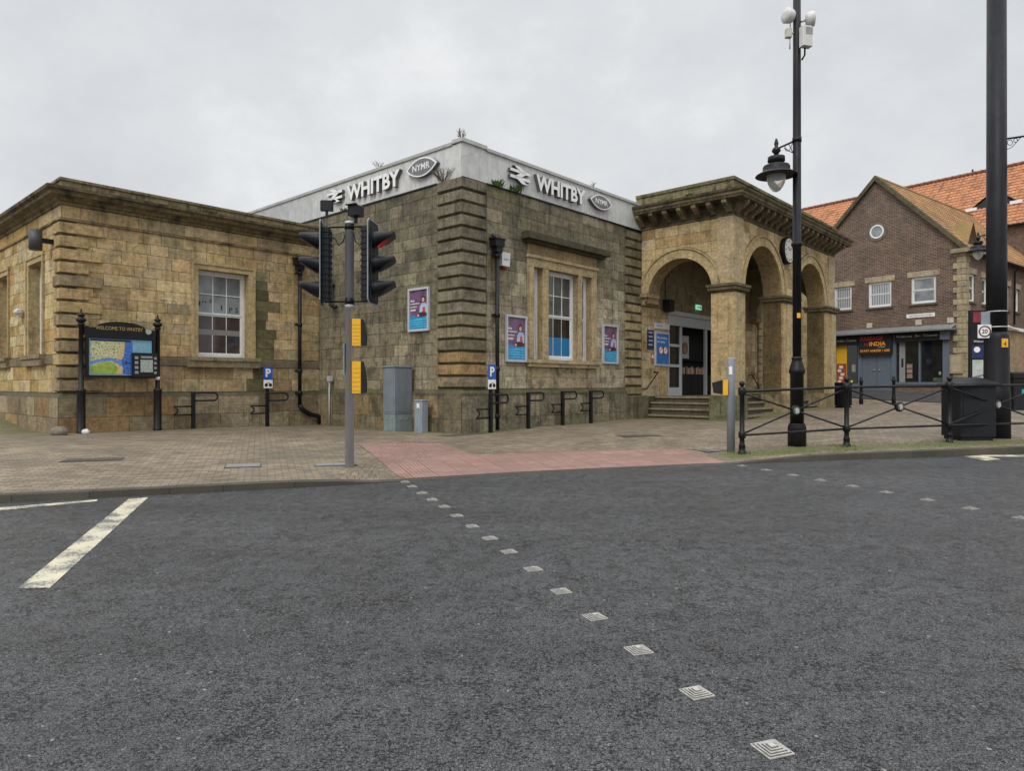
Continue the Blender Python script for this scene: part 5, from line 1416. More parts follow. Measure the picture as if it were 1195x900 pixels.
p = on_lamp(920.5, 38.5); t = thing('aerial_box', 'small cream radio box with thin whip aerials left of lamp post', 'radio box', p)
k = MB(); k.rbox(-.06, .06, -.05, .05, -.09, .09, .01); k.build('housing', flat('cream_plastic', (.48, .48, .40), .5), t)
k = MB(); k.tube([(.04, 0, .09), (.04, 0, .27)], .012, 8); k.tube([(.03, 0, -.09), (.03, 0, -.32)], .014, 8); k.tube([(.06, 0, .0), (.14, 0, 0)], .02, 8); k.build('aerial', M['grey_pole'], t)
p = on_lamp(937, 47.5); p.y -= .16; t = thing('equipment_box', 'pale rectangular equipment box on the lamp post below the antennas', 'equipment box', p, R_(14))
k = MB(); k.rbox(-.11, .11, -.07, .07, -.20, .21, .012); k.build('housing', M['plastic_white'], t)
k = MB(); k.box(-.05, .108, -.074, -.07, .03, .17); k.build('grille', M['grey_grille'], t)
k = MB(); k.tube([(0, .03, -.2), (.02, .06, -.33), (-.02, .1, -.42)], .018, 8); k.build('cable', M['black_plastic'], t)

# ================================================================== BIG COLUMN on the right, and what stands by it
CYD = 15.6; cp_ = Vector(((1163-CX)/F*CYD, CYD, 0)); cp_.z = gz(cp_.x, cp_.y)
t = thing('lamp_column', 'very thick black lamp column rising out of the picture at the right', 'lamp column', cp_)
zk = lambda py: H+(450-py)/F*CYD-cp_.z
k = MB(); k.lathe([(.27, -.1), (.265, zk(456)), (.25, zk(454)), (.245, zk(396)), (.235, zk(392)), (.205, zk(388))], (0, 0, 0), 32); k.build('base', M['black_sheen'], t)
k = MB(); k.lathe([(.205, zk(388)), (.20, zk(300)), (.185, 11.5)], (0, 0, 0), 32); k.build('shaft', M['black_sheen'], t)
for py in (364, 382): k = MB(); k.lathe([(.206, zk(py)-.012), (.209, zk(py)-.012), (.209, zk(py)+.012), (.206, zk(py)+.012)], (0, 0, 0), 32); k.build('band', M['steel'], t)
k = MB(); k.box(-.06, .08, -.253, -.240, zk(406), zk(396)); k.xf = None; stk_ = k.build('sticker', M['yellow'], t)
k = MB(); put(k, text_mb('4', h=.1, depth=.002, align='c'), .01, -.2545, zk(404.5)); k.build('lettering', M['dark_in'], stk_)
zb_ = zk(161)
k = MB(); k.tube([(.19, 0, zb_-.02), (.6, 0, zb_+.04), (1.1, -.05, zb_+.08)], .022); k.tube([(.19, 0, zb_-.28), (.35, 0, zb_-.2), (.55, 0, zb_+.02)], .008, 6)
k.tube([(.30+.06*math.cos(a), 0, zb_-.1+.06*math.sin(a)) for a in [2*math.pi*i/12 for i in range(13)]], .007, 6); k.tube([(.43+.045*math.cos(a), 0, zb_-.05+.045*math.sin(a)) for a in [2*math.pi*i/12 for i in range(13)]], .007, 6)
k.build('bracket', M['black_iron'], t); lantern(t, 1.1, zb_+.06, -.05)
# speed sign banded to the column
t = thing('speed_sign', 'white 20 speed limit sign with grey back plate banded to thick column', 'road sign', cp_+Vector((-.31, -.03, zk(386))), R_(-8))
k = MB(); k.box(-.06, .16, -.02, .0, .06, .42); k.build('back_plate', M['pale_cab'], t)
k = MB(); k.box(-.14, .14, -.045, -.022, -.17, .13); k.build('plate', M['letter_white'], t)
k = MB(); k.lathe([(.10, -.05), (.128, -.05), (.128, -.045), (.10, -.045)], (0, 0, -.02), 28, 'y', cap=False); k.build('red_ring', flat('dull_red_ring', (.13, .02, .03), .5), t)
k = MB(); put(k, text_mb('20', w=.12, h=.095, depth=.002, bold=.02, align='c'), 0, -.0455, -.067); k.build('lettering', M['dark_in'], t)
# litter bin
bpz = Vector(((1130-CX)/F*15.2, 15.2, 0)); bpz.z = gz(bpz.x, bpz.y)
t = thing('litter_bin', 'large black box bin with pitched lid behind the railing', 'bin', bpz, R_(6))
k = MB(); k.rbox(-.42, .42, -.30, .30, .08, 1.18, .02); k.rbox(-.38, .38, -.26, .26, -.1, .08, .01); k.box(-.36, .36, -.306, -.30, .2, 1.1); k.build('body', M['black_plastic'], t)
k = MB()
L0 = [(-.48, -.36, 1.18), (.48, -.36, 1.18), (.48, .36, 1.18), (-.48, .36, 1.18)]; L1 = [(-.48, -.36, 1.22), (.48, -.36, 1.22), (.48, .36, 1.22), (-.48, .36, 1.22)]; L2 = [(-.26, -.05, 1.36), (.26, -.05, 1.36), (.26, .1, 1.36), (-.26, .1, 1.36)]
i0 = [k.vert(p) for p in L0]; i1 = [k.vert(p) for p in L1]; i2 = [k.vert(p) for p in L2]
for A_, B_ in ((i0, i1), (i1, i2)):
    for q in range(4): k.idx((A_[q], A_[(q+1) % 4], B_[(q+1) % 4], B_[q]))
k.idx(i2); k.idx(i0[::-1]); k.build('lid', M['black_sheen'], t)
# information totem behind
ty = 24.0; p = Vector(((1149-CX)/F*ty, ty, 0)); p.z = gz(p.x, p.y)
t = thing('information_totem', 'tall dark information panel with map prints left of thick column', 'information sign', p, R_(-12))
zt = lambda py: H+(450-py)/F*ty-p.z
k = MB(); k.box(-.46, .46, 0, .14, -.1, zt(362)); k.build('panel', M['black_sheen'], t)
k = MB(); k.mi = 0; k.box(-.36, .44, -.012, -.002, zt(376), zt(364)); k.mi = 1; k.box(-.40, .44, -.012, -.002, zt(418), zt(403)); k.mi = 2; k.box(-.38, .44, -.012, -.002, zt(452), zt(420))
k.mi = 3; k.face([(-.38, -.0135, zt(440)), (.44, -.0135, zt(432)), (.44, -.0135, zt(434.5)), (-.38, -.0135, zt(442))]); k.mi = 4; k.face([(-.38, -.0135, zt(452)), (.44, -.0135, zt(452)), (.44, -.0135, zt(437)), (-.38, -.0135, zt(444))])
k.build('print', [flat('crimson_print', (.22, .02, .03), .4, 0, .6, 2), M['navy_sign'], flat('pale_map_print', (.42, .46, .42), .4, 0, .25, 5), flat('grey_river', (.12, .14, .2), .4), flat('green_map_print', (.26, .36, .22), .4, 0, .3, 6)], t)
k = MB(); put(k, text_mb('Welcome to', w=.5, h=.07, depth=.002), -.34, -.005, zt(399.5)); k.lathe([(.10, -.016), (.10, -.012)], (-.24, 0, zt(408)), 14, 'y'); k.build('lettering', M['letter_white'], t)
# bins at the far right
for x, y, label in ((1184, 24.0, 'black bin nearer the thick column at the right edge'), (1206, 25.0, 'black bin cut off by the right picture edge')):
    p = Vector(((x-CX)/F*y, y, 0)); p.z = gz(p.x, p.y); t = thing('street_bin', label, 'bin', p, R_(10), 'black bins behind the thick column')
    k = MB(); k.rbox(-.30, .30, -.28, .28, .0, 1.10, .02); k.build('body', M['black_plastic'], t)
    k = MB(); k.rbox(-.33, .33, -.32, .32, 1.102, 1.32, .05); k.box(-.31, .31, -.33, -.318, .98, 1.03); k.build('lid', M['black_sheen'], t)
    k = MB(); k.box(.0, .2, -.285, -.28, .55, .72); k.build('label_plate', flat('teal_label', (.03, .36, .36), .5), t)
# far lamp behind the column
fy = 27.0; p = Vector(((1163-CX)/F*fy, fy, 0)); p.z = gz(p.x, p.y)
t = thing('street_lamp', 'distant black lamp post hidden behind the thick column, lantern showing left', 'street lamp', p)
zf = H+(450-275)/F*fy-p.z
k = MB(); k.lathe([(.17, -.1), (.17, .4), (.12, .45), (.12, 1.5), (.08, 1.8), (.07, zf+.5)], (0, 0, 0), 16); k.build('pole', M['black_iron'], t)
k = MB(); k.tube([(0, 0, zf), (-.55, 0, zf+.02), (-.72, 0, zf-.05)], .025); k.tube([(0, 0, zf-.35), (-.3, 0, zf-.3), (-.55, 0, zf)], .012, 6); k.build('bracket', M['black_iron'], t); lantern(t, -.72, zf-.08)

# small posts, rail and bin before the restaurant
for px, y, label in ((1005, 30, 'slim black bollard left of the slate double doors'), (1043, 29.5, 'slim black bollard in front of the right shop window')):
    p = Vector(((px-CX)/F*y, y, 0)); p.z = gz(p.x, p.y); k = MB(); k.lathe([(.085, -.1), (.085, .25), (.065, .3), (.06, .95), (.085, .97), (.085, 1.02), (.05, 1.05), (.06, 1.12), (.03, 1.18)], (0, 0, 0), 14)
    tag(k.build('bollard', M['black_iron'], None, p), label, 'bollard', 'black bollards before the restaurant')
y = 27.0; p = Vector(((984-CX)/F*y, y, 0)); p.z = gz(p.x, p.y)
t = thing('street_bin', 'black slatted bin with yellow rim beside the portico end', 'bin', p, R_(20))
k = MB(); k.lathe([(.24, .05), (.26, .1), (.28, .75), (.30, .77), (.30, .80)], (0, 0, 0), 16); k.box(-.2, .2, -.2, .2, -.1, .06)
for i in range(14):
    a = 2*math.pi*i/14; k.box(.28*math.cos(a)-.02, .28*math.cos(a)+.02, .28*math.sin(a)-.02, .28*math.sin(a)+.02, .1, .95)
k.lathe([(.31, .95), (.31, .99)], (0, 0, 0), 16); k.build('body', M['black_iron'], t)
k = MB(); k.tube([(.1, -.3, 1.0), (.28, -.16, 1.04), (.32, .02, 1.02)], .03); k.build('yellow_strip', flat('lime_strip', (.55, .55, .03), .5), t)

# ================================================================== RESTAURANT BUILDING
rb = thing('restaurant_building', 'brown brick gabled restaurant with slate-blue shopfront right of the portico', 'building', (BO[0], BO[1], 0), BROT)
gu = lambda s, z, d: (-d, -s, z)                   # gable face, s = -v
gv = lambda s, z, d: (s, -d, z)                    # long side, s = u
GA, GE, GW = 12.42, 8.18, 8.19
w = MB()
gh = [(-6.38, -5.40, 5.66, 6.93), (-4.52, -3.36, 5.66, 6.98), (-2.41, -1.27, 5.66, 7.0), (-6.3, -.9, 1.0, 4.25)]
wall_holes(w, gu, -GW, 0, .5, GE, gh, None)
w.face([gu(-GW, GE, 0), gu(0, GE, 0), gu(-4.096, GA, 0)])
shl = [(.50, 1.26, 5.62, 6.98), (2.17, 2.90, 5.6, 6.93), (5.32, 6.1, 5.55, 6.83), (6.9, 7.6, 5.55, 6.78)]
wall_holes(w, gv, 0, 14, 4.62, GE, shl, None)
w.face([(0, GW, .5), (14, GW, .5), (14, GW, GE), (0, GW, GE)])
w.build('wall', M['brick'], rb)
w = MB(); wall_holes(w, gv, .45, 14, .5, 4.62, [(3.0, 4.0, 2.2, 4.0)], None); w.build('ground_floor_wall', M['buff_brick'], rb)
w = MB(); wall_holes(w, gv, 0, .45, .5, 4.62, [], None); w.build('corner_wall', M['brick'], rb)
k = MB()
z_ = 1.1; i = 0
while z_ < 7.9:
    l = i % 2 == 0; k.box(-.05, .5 if l else .34, -.05, .34 if l else .5, z_, z_+.27, jit((.40, .33, .21), .12)); z_ += .29; i += 1
k.box(-.25, .75, -.30, .55, 7.92, 8.12, (.3, .26, .17)); k.build('quoin', M['trim'], rb)
for fm, a, b_, z0, z1, gl in ((gu, -6.38, -5.40, 5.66, 6.93, 'glass_blind'), (gu, -4.52, -3.36, 5.66, 6.98, 'glass_blind'), (gu, -2.41, -1.27, 5.66, 7.0, 'glass_grey')) + tuple((gv, *h, 'glass_mid') for h in shl):
    sash(fm, a, b_, z0, z1, .06, rb, cols=1, glass=(gl, gl), bars=1)
    k = MB((.42, .35, .23)); fbox(k, fm, a-.17, b_+.17, z1, z1+.28, -.02, .03); k.build('lintel', M['trim'], rb)
    k = MB((.14, .12, .09)); fbox(k, fm, a-.1, b_+.1, z0-.09, z0, -.02, .08); k.build('window_sill', M['trim'], rb)
    k = MB((.1, .06, .05)); opening(k, fm, a, b_, z0, z1, .12, None); k.build('reveal', M['brick'], rb)
t2 = MB()
def ringp(mb, r0, r1, c, d0, d1, n=28):
    for i in range(n):
        t0, t1 = 2*math.pi*i/n, 2*math.pi*(i+1)/n
        q = lambda r, t, d: gu(c[0]+r*math.cos(t), c[1]+r*math.sin(t), d)
        mb.face([q(r0, t0, d1), q(r1, t0, d1), q(r1, t1, d1), q(r0, t1, d1)]); mb.face([q(r1, t0, d0), q(r1, t1, d0), q(r1, t1, d1), q(r1, t0, d1)]); mb.face([q(r0, t0, d1), q(r0, t1, d1), q(r0, t1, d0), q(r0, t0, d0)])
k = MB((.17, .15, .11)); ringp(k, .36, .50, (-4.07, 9.62), -.01, .04); k.build('round_surround', M['trim'], rb)
k = MB(); ringp(k, .28, .36, (-4.07, 9.62), -.01, .05); ow = k.build('round_window', M['white'], rb)
k = MB(); k.face([gu(-4.07+.29*math.cos(2*math.pi*i/28), 9.62+.29*math.sin(2*math.pi*i/28), .02) for i in range(28)]); k.build('glass_pane', M['glass_grey'], ow)
# shopfront
k = MB(); c_ = None
for a, b_, z0, z1 in ((-.94, -.64, 1.0, 4.2), (-3.32, -3.10, 1.0, 4.2), (-5.02, -4.82, 1.0, 4.2), (-6.35, -6.22, 1.0, 4.2), (-2.02, -1.94, 1.75, 3.8)): fbox(k, gu, a, b_, z0, z1, -.1, .10)
fbox(k, gu, -.98, -.60, 3.80, 4.22, .10, .32); fbox(k, gu, -3.1, -.94, 1.62, 1.74, -.1, .13); fbox(k, gu, -6.3, -5.02, 1.55, 1.66, -.1, .13)
k.build('shopfront_frame', M['slate_frame'], rb)
k = MB(); fbox(k, gu, -3.10, -2.02, 1.74, 3.8, -.05, -.03); fbox(k, gu, -1.94, -.94, 1.74, 3.8, -.05, -.03); fbox(k, gu, -5.66, -5.02, 1.66, 3.75, -.05, -.03); split_build(k, 'shop_window', M['glass_dark'], rb)
k = MB(); fbox(k, gu, -2.98, -2.70, 1.74, 3.78, -.029, -.02); k.mi = 1; fbox(k, gu, -2.88, -2.78, 2.5, 2.95, -.02, -.012); k.mi = 2
for z_ in (1.95, 2.2, 2.45): fbox(k, gu, -2.62, -2.36, z_, z_+.2, -.029, -.022)
k.mi = 3; fbox(k, gu, -1.4, -.98, 1.78, 1.95, -.029, -.02); k.mi = 4; fbox(k, gu, -5.4, -5.2, 2.3, 2.7, -.029, -.022); fbox(k, gu, -1.15, -1.05, 2.1, 2.25, -.029, -.022)
split_build(k, 'window_display', [flat('pale_pilaster', (.26, .27, .26), .5), M['dark_in'], flat('menu_prints', (.30, .2, .16), .5, 0, .5, 9), flat('green_display', (.07, .10, .05), .5, 0, .6, 7), M['grey_grille']], rb)
k = MB(); fbox(k, gu, -3.1, -.94, .9, 1.62, -.05, .05); fbox(k, gu, -6.3, -5.02, .9, 1.55, -.05, .05); split_build(k, 'stall_riser', M['brick'], rb)
k = MB(); fbox(k, gu, -6.22, -5.66, 1.6, 3.78, -.05, .0); k.mi = 1; fbox(k, gu, -6.2, -5.68, 1.62, 2.75, 0, .012); k.mi = 2
for i in range(5): fbox(k, gu, -6.15+.08*(i % 3), -5.95+.08*(i % 3), 1.7+.2*i, 1.85+.2*i, .012, .018)
k.build('menu_panel', [M['yellow'], flat('food_print_red', (.32, .06, .035), .5, 0, .5, 6), M['cream']], rb)
for a, b_ in ((-4.82, -4.08), (-4.06, -3.32)):
    k = MB(); fbox(k, gu, a, b_, 1.2, 3.4, -.06, .03)
    for i in range(4): fbox(k, gu, a+.06+i*(b_-a-.1)/4, a+.06+(i+1)*(b_-a-.1)/4-.02, 1.25, 3.35, .03, .036)
    dr_ = k.build('door', M['slate_frame'], rb)
k = MB()
for x in (-4.2, -3.94): fbox(k, gu, x-.05, x+.05, 2.36, 2.40, .036, .09)
split_build(k, 'handle', M['steel'], dr_)
k = MB(); fbox(k, gu, -3.1, -.98, 3.78, 4.2, -.02, .22); fbox(k, gu, -6.4, -4.95, 3.75, 4.2, -.02, .22); fa = split_build(k, 'fascia', M['dark_in'], rb)[0]
def gtext(s_, x, z, wd, h, d, m_, parent, bold=0.0):
    k = MB(); k.mesh(text_mb(s_, w=wd, h=h, depth=.003, bold=bold), lambda p: gu(x+p[0], z+p[2], d-p[1])); return k.build('lettering', m_, parent)
gtext('Restaurant . Bar . Takeaway', -3.0, 3.96, 1.9, .14, .222, M['cream'], fa); gtext('& Indian Cuisine', -6.25, 3.92, 1.2, .13, .222, M['cream'], fa)
k = MB(); fbox(k, gu, -4.90, -3.24, 3.20, 4.2, .0, .28); sg = k.build('shop_sign', M['dark_in'], rb)
gtext('PASSAGE', -4.80, 3.92, 1.15, .20, .283, M['red_txt'], sg, .02); gtext('to', -4.62, 3.66, .24, .14, .283, M['red_txt'], sg); gtext('INDIA', -4.34, 3.63, .82, .22, .283, M['orange_txt'], sg, .03)
gtext('WHITBY', -3.9, 3.54, .35, .05, .283, M['cream'], sg); gtext('01947 606500 / 600', -4.82, 3.32, 1.5, .13, .283, M['orange_txt'], sg, .02)
k = MB()
k.face([gu(-6.9, 4.32, .62), gu(-.35, 4.32, .62), gu(-.35, 4.55, .0), gu(-6.9, 4.55, .0)]); fbox(k, gu, -6.9, -.35, 4.24, 4.32, .0, .62); k.build('canopy', M['lead'], rb)
k = MB()
for v_ in (6.4, 4.45, 2.05, .62): fbox(k, gu, -v_-.14, -v_+.14, 4.6, 4.86, 0, .05)
split_build(k, 'vent', flat('cream_vent', (.48, .44, .34), .6), rb)
k = MB(); fbox(k, gu, -2.62, -1.31, 4.98, 5.16, 0, .03); k.build('street_name_plate', M['letter_white'], rb)
gtext('WELLINGTON ROAD', -2.52, 5.03, 1.1, .08, .03, M['dark_in'], rb)
k = MB(); fbox(k, gu, -.62, -.06, 2.15, 3.05, .05, .14); k.mi = 1; fbox(k, gu, -.54, -.14, 2.64, 2.97, .14, .145); fbox(k, gu, -.54, -.14, 2.23, 2.58, .14, .145)
k.build('menu_case', [flat('tan_case', (.34, .27, .17), .6), flat('tan_paper', (.42, .34, .22), .6)], rb)
k = MB(); fbox(k, gv, .12, .55, 4.62, 5.0, .05, .12); fbox(k, gv, .3, .7, 1.6, 1.9, .05, .12); split_build(k, 'meter_box', flat('cream_box', (.5, .46, .34), .6), rb)
k = MB(); k.tube([(.75, -.08, 1.0), (.75, -.08, 4.5), (2.4, -.08, 4.5)], .05, 8); k.build('downpipe', M['grey_cab'], rb)
k = MB(); fbox(k, gv, 3.0, 14, 4.5, 4.66, 0, .12); k.tube([(4.2, -.2, 4.75), (6.8, -.2, 4.5)], .06, 8); k.build('string_course', M['trim'], rb)
k = MB(); fbox(k, gv, 3.6, 3.95, 4.62, 4.9, 0, .4); k.build('floodlight', M['black_plastic'], rb)
# pantile roofs as real corrugated tiles
def pantiles(mb, o, du, dv, nu, nv, W, Hh, base, var=.14, amp=.022, skip=None):
    """o: lower-left corner; du along the eaves, dv up the slope (unit vectors)"""
    o, du, dv = Vector(o), Vector(du).normalized(), Vector(dv).normalized(); nrm = du.cross(dv).normalized()
    tw, th = W/nu, Hh/nv; prof = [(0, 0), (.3, -amp*.8), (.62, amp), (.85, amp*.9), (1, 0)]
    for j in range(nv):
        for i in range(nu):
            x0 = i*tw; y0 = j*th; mid = o+du*(x0+tw/2)+dv*(y0+th/2)
            if skip and skip(mid): continue
            c = jit(base if rng.random() < .8 else tuple(x*.72 for x in base), var)
            low = [mb.vert(o+du*(x0+p*tw)+dv*(y0-.02)+nrm*(h+.035)) for p, h in prof]; top = [mb.vert(o+du*(x0+p*tw)+dv*(y0+th)+nrm*h) for p, h in prof]; fr = [mb.vert(o+du*(x0+p*tw)+dv*(y0-.02)+nrm*(h+.0)) for p, h in prof]
            for q in range(len(prof)-1): mb.idx((low[q], low[q+1], top[q+1], top[q]), c); mb.idx((fr[q], fr[q+1], low[q+1], low[q]), c)
sl_ = 1.036; hyp = math.hypot(1, sl_)
k = MB((.3, .2, .1))
pantiles(k, (-.15, -.25, GE-.25*sl_), (1, 0, 0), (0, 1, sl_), 56, 19, 13.6, 4.35*hyp, (.36, .20, .085))
k.face([(-.15, 4.096, GA), (13.4, 4.096, GA), (13.4, 8.5, GA-4.4*sl_), (-.15, 8.5, GA-4.4*sl_)], (.3, .17, .08))
k.tube([(-.15, 4.096, GA+.02), (13.4, 4.096, GA+.02)], .10, 8); k.build('roof', M['mossy_tile'], rb)
k = MB((.12, .10, .055))                           # verge along the gable
for a, b_ in (((4.096, GA), (-.35, GE-.35*sl_)), ((4.096, GA), (8.55, GE-.36*sl_))):
    k.face([(-.22, a[0], a[1]+.12), (-.22, b_[0], b_[1]+.12), (-.22, b_[0], b_[1]-.14), (-.22, a[0], a[1]-.14)]); k.face([(-.22, a[0], a[1]+.12), (-.22, b_[0], b_[1]+.12), (.1, b_[0], b_[1]+.14), (.1, a[0], a[1]+.14)]); k.face([(-.22, a[0], a[1]-.14), (-.22, b_[0], b_[1]-.14), (.02, b_[0], b_[1]-.14), (.02, a[0], a[1]-.14)])
k.build('verge', M['dark_stone'], rb)
k = MB(); k.tube([(0, -.30, GE-.25), (13, -.30, GE-.28)], .07, 8); k.tube([(6.6, -.28, GE-.3), (6.6, -.1, GE-.6), (6.6, -.08, 4.8)], .045, 8); k.build('gutter', M['black_iron'], rb)
gb = MB((.07, .045, .035)); u0, u1, um, vf = 1.0, 2.5, 1.75, .35
gb.face([(u0, vf, GE+.25), (u1, vf, GE+.25), (um, vf, GE+1.35)]); gb.col = (.26, .17, .06)
for a in (u0-.12, u1+.12): gb.face([(a, vf-.12, GE+.12), (um, vf-.12, GE+1.5), (um, 1.5, GE+1.5), (a, .5, GE+.2)])
gb.build('roof_gablet', M['mossy_tile'], rb)

# ================================================================== LONG BUILDING BEHIND
lb = thing('long_building', 'long tall brick building with orange pantile roof behind the gabled restaurant', 'building', (BO[0], BO[1], 0), BROT)
CE, RZ, RU = 11.3, 16.0, 16.6
k = MB(); k.face([(12.3, 24, .5), (12.3, -14, .5), (12.3, -14, CE+.1), (12.3, 24, CE+.1)]); k.face([(12.3, -14, .5), (21, -14, .5), (21, -14, CE), (16.6, -14, RZ-.1), (12.3, -14, CE)]); k.face([(21, 24, .5), (12.3, 24, .5), (12.3, 24, CE), (16.6, 24, RZ-.1), (21, 24, CE)]); k.face([(21, -14, .5), (21, 24, .5), (21, 24, CE), (21, -14, CE)])
k.build('wall', M['brick'], lb)
k = MB((.4, .18, .09)); s2_ = (RZ-CE)/(RU-12.0)
pantiles(k, (12.0, 24, CE), (0, -1, 0), (1, 0, s2_), 150, 20, 38, (RU-12.0)*math.hypot(1, s2_), (.45, .19, .088), .12)
k.face([(RU, 24, RZ), (RU, -14, RZ), (21.3, -14, CE), (21.3, 24, CE)], (.4, .16, .07)); k.build('roof', M['tile'], lb)
k = MB((.22, .09, .05)); n = 84
for i in range(n): k.tube([(RU, 24-38*i/n, RZ+.05), (RU, 24-38*(i+.94)/n, RZ+.07)], .13, 8)
k.build('ridge', M['tile'], lb)
k = MB(); k.tube([(11.9, 24, CE-.08), (11.9, -14, CE-.08)], .07, 8); k.build('gutter', M['black_iron'], lb)
k = MB(); k.tube([(RU, 5.2, RZ), (RU, 5.2, RZ+.35)], .06, 8); k.build('roof_vent', M['black_iron'], lb)
u_, va, vb = 13.55, 4.25, 1.75; z0 = CE+(u_-12)*s2_; vm = (va+vb)/2
k = MB(); k.mi = 2
k.face([(u_-.1, va+.2, z0-.05), (u_-.1, vm, z0+1.0), (u_+1.2, vm, z0+1.15)]); k.face([(u_-.1, vm, z0+1.0), (u_-.1, vb-.2, z0-.05), (u_+1.2, vm, z0+1.15)]); k.mi = 0; k.face([(u_, va, z0-.05), (u_, vb, z0-.05), (u_, vm, z0+.95)])
k.mi = 1; k.box(u_-.22, u_-.05, va-.35, va+.28, z0-.10, z0+.10); k.box(u_-.22, u_-.05, vb-.28, vb+.35, z0-.10, z0+.10)
k.build('dormer', [M['glass_dark'], M['letter_white'], M['black_sheen']], lb)

# ================================================================== WEEDS AND GRASS
def tuft(loc, n, h, spread, mats, label, twig=False):
    k = MB()
    for i in range(n):
        a = rng.uniform(0, 2*math.pi); n_ = 1; r = rng.uniform(0, spread)*(.35 if twig else .9); L = h*rng.uniform(.45, 1.0); lean = rng.uniform(.1, .8)*(spread if twig else h)
        p0 = Vector((r*math.cos(a), r*math.sin(a), -.02)); p1 = p0+Vector((math.cos(a)*lean*.5, math.sin(a)*lean*.5, L*.6)); p2 = p0+Vector((math.cos(a)*lean, math.sin(a)*lean, L))
        if twig:
            k.mi = 0; k.tube([p0, p1, p2], .005, 4)
            for q in range(3):
                b0 = p0.lerp(p2, rng.uniform(.4, .9)); k.tube([b0, b0+Vector((rng.uniform(-.1, .1), rng.uniform(-.1, .1), rng.uniform(.03, .12)))], .003, 3)
            if rng.random() < .35: k.mi = 1; k.ball(p2, .014, 5, 4)
        else:
            k.mi = 1; w = Vector((-math.sin(a), math.cos(a), 0))*.012*rng.uniform(.7, 1.8); k.face([p0-w, p0+w, p1+w*1.6, p1-w*1.6]); k.face([p1-w*1.6, p1+w*1.6, p2])
    tag(k.build('weed', mats, None, loc), label, 'weed', 'weeds growing on the station walls')
lm = [M['bark'], M['leaf']]
tuft(S(.02, .02, 7.74), 12, .26, .16, lm, 'wispy dead weed on the very top corner of the white fascia', True)
tuft(S(-.05, .62, 6.80), 46, .30, .42, lm, 'bushy brown dead weed on the left ledge at the quoined corner', True)
tuft(S(1.25, -.04, 6.80), 60, .2, .2, lm, 'green weed on the ledge right of the quoins, leftmost of the green pair')
tuft(S(1.95, -.04, 6.80), 80, .2, .3, lm, 'green weed on the ledge directly below the right rail symbol')
tuft(S(0.0, 3.4, 7.70), 8, .18, .15, lm, 'tiny weed on the coping above the left WHITBY letters', True)
tuft(S(5.6, .0, 7.70), 6, .16, .08, lm, 'tiny weed on the coping above the right oval sign', True)
tuft(S(8.1, -2.0, 7.54), 90, .12, .25, lm, 'bright green weed on the portico cornice facing left')
tuft(S(0.0, 5.0, 6.78), 40, .09, .2, lm, 'green moss tuft on the ledge near the left rail symbol')
tuft(S(-3.6, 6.12, 6.22), 130, .05, .3, lm, 'mossy growth on the wing cornice above the sash window')
k = MB()
def blade(x, y, h):
    a = rng.uniform(0, 2*math.pi); w = .004+.003*rng.random(); z0 = gz(x, y)-.005; dx, dy = math.cos(a)*w, math.sin(a)*w; lx, ly = rng.uniform(-.5, .5)*h, rng.uniform(-.5, .5)*h
    k.face([(x-dx, y-dy, z0), (x+dx, y+dy, z0), (x+lx, y+ly, z0+h)])
cl = [(rng.uniform(5.0, 13.0), rng.uniform(.2, 1.5)) for _ in range(46)]
for cx_, d in cl:
    for i in range(60):
        x = cx_+rng.gauss(0, .22); y = yk(x)+KW+max(.02, d+rng.gauss(0, .12)); blade(x, y, rng.uniform(.012, .045))
for q in posts[:3]:
    for i in range(160): blade(q.x+rng.gauss(0, .14), q.y+rng.gauss(0, .10), rng.uniform(.02, .08))
for a, b_ in base_lines[1:5]:
    for i in range(260):
        t_ = rng.random(); p = a.lerp(b_, t_); nrm = (b_-a).normalized(); nrm = Vector((nrm.y, -nrm.x, 0)); p = p+nrm*abs(rng.gauss(.05, .07)); blade(p.x, p.y, rng.uniform(.01, .045))
gr = k.build('grass', M['grassy']); gr['kind'] = 'stuff'; gr['label'] = 'short grass and moss along the kerb and wall bases'

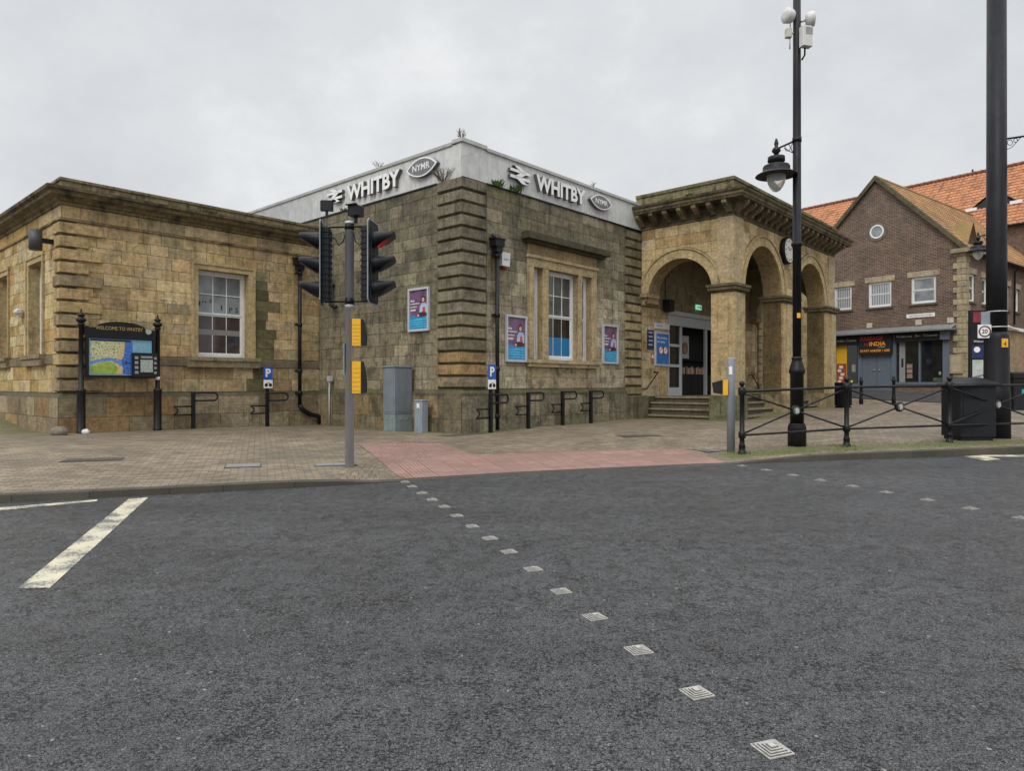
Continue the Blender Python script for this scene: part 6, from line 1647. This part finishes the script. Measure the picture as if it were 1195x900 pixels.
# ================================================================== CAMERA, SKY, SUN
cam = bpy.data.cameras.new('camera'); cam.sensor_width = 36; cam.lens = 36*F/1195; cam.clip_end = 2000; cam.clip_start = .05
co_ = bpy.data.objects.new('camera', cam); col.objects.link(co_); co_.location = (0, 0, H); co_.rotation_euler = (R_(90), 0, 0); scene.camera = co_

SUN_EL, SUN_AZ = 44, 203                            # azimuth from +y clockwise: behind the camera and to the left
world = bpy.data.worlds.new('World'); scene.world = world; world.use_nodes = True
nt = world.node_tree; bg = nt.nodes['Background']
sky = nt.nodes.new('ShaderNodeTexSky'); sky.sky_type = 'NISHITA'; sky.sun_disc = False; sky.sun_elevation = R_(SUN_EL); sky.sun_rotation = R_(SUN_AZ)
tc = nt.nodes.new('ShaderNodeTexCoord'); sx = nt.nodes.new('ShaderNodeSeparateXYZ'); nt.links.new(tc.outputs['Generated'], sx.inputs[0])
mpn = nt.nodes.new('ShaderNodeMapping'); mpn.inputs['Scale'].default_value = (1, 1, 1.5); nt.links.new(tc.outputs['Generated'], mpn.inputs[0])
n1 = noise(nt, mpn.outputs[0], 2.2, 7, .62)
cloud = ramp(nt, n1, [(.30, (.63, .655, .685)), (.52, (.745, .765, .782)), (.72, (.93, .935, .94))])
zen = ramp(nt, sx.outputs[2], [(.0, 1.0), (.50, 1.02), (.85, 2.8)])     # overcast: brighter overhead than at the horizon
cl_ = mix(nt, 1.0, cloud, zen, 'MULTIPLY')
vs = nt.nodes.new('ShaderNodeVectorMath'); vs.operation = 'SCALE'; nt.links.new(cl_, vs.inputs[0]); vs.inputs['Scale'].default_value = 10.0
nt.links.new(mix(nt, .95, sky.outputs[0], vs.outputs[0]), bg.inputs['Color']); bg.inputs['Strength'].default_value = .1
sd = bpy.data.lights.new('sun', 'SUN'); sd.energy = 1.4; sd.angle = R_(28); sd.color = (1, .965, .91)
so = bpy.data.objects.new('sun', sd); col.objects.link(so)
el, az = R_(SUN_EL), R_(SUN_AZ); dirv = Vector((math.sin(az)*math.cos(el), math.cos(az)*math.cos(el), math.sin(el)))
so.rotation_euler = dirv.to_track_quat('Z', 'Y').to_euler(); so.location = (-10, -10, 30)
scene.view_settings.view_transform = 'Standard'; scene.view_settings.look = 'None'; scene.view_settings.exposure = 0; scene.view_settings.gamma = 1
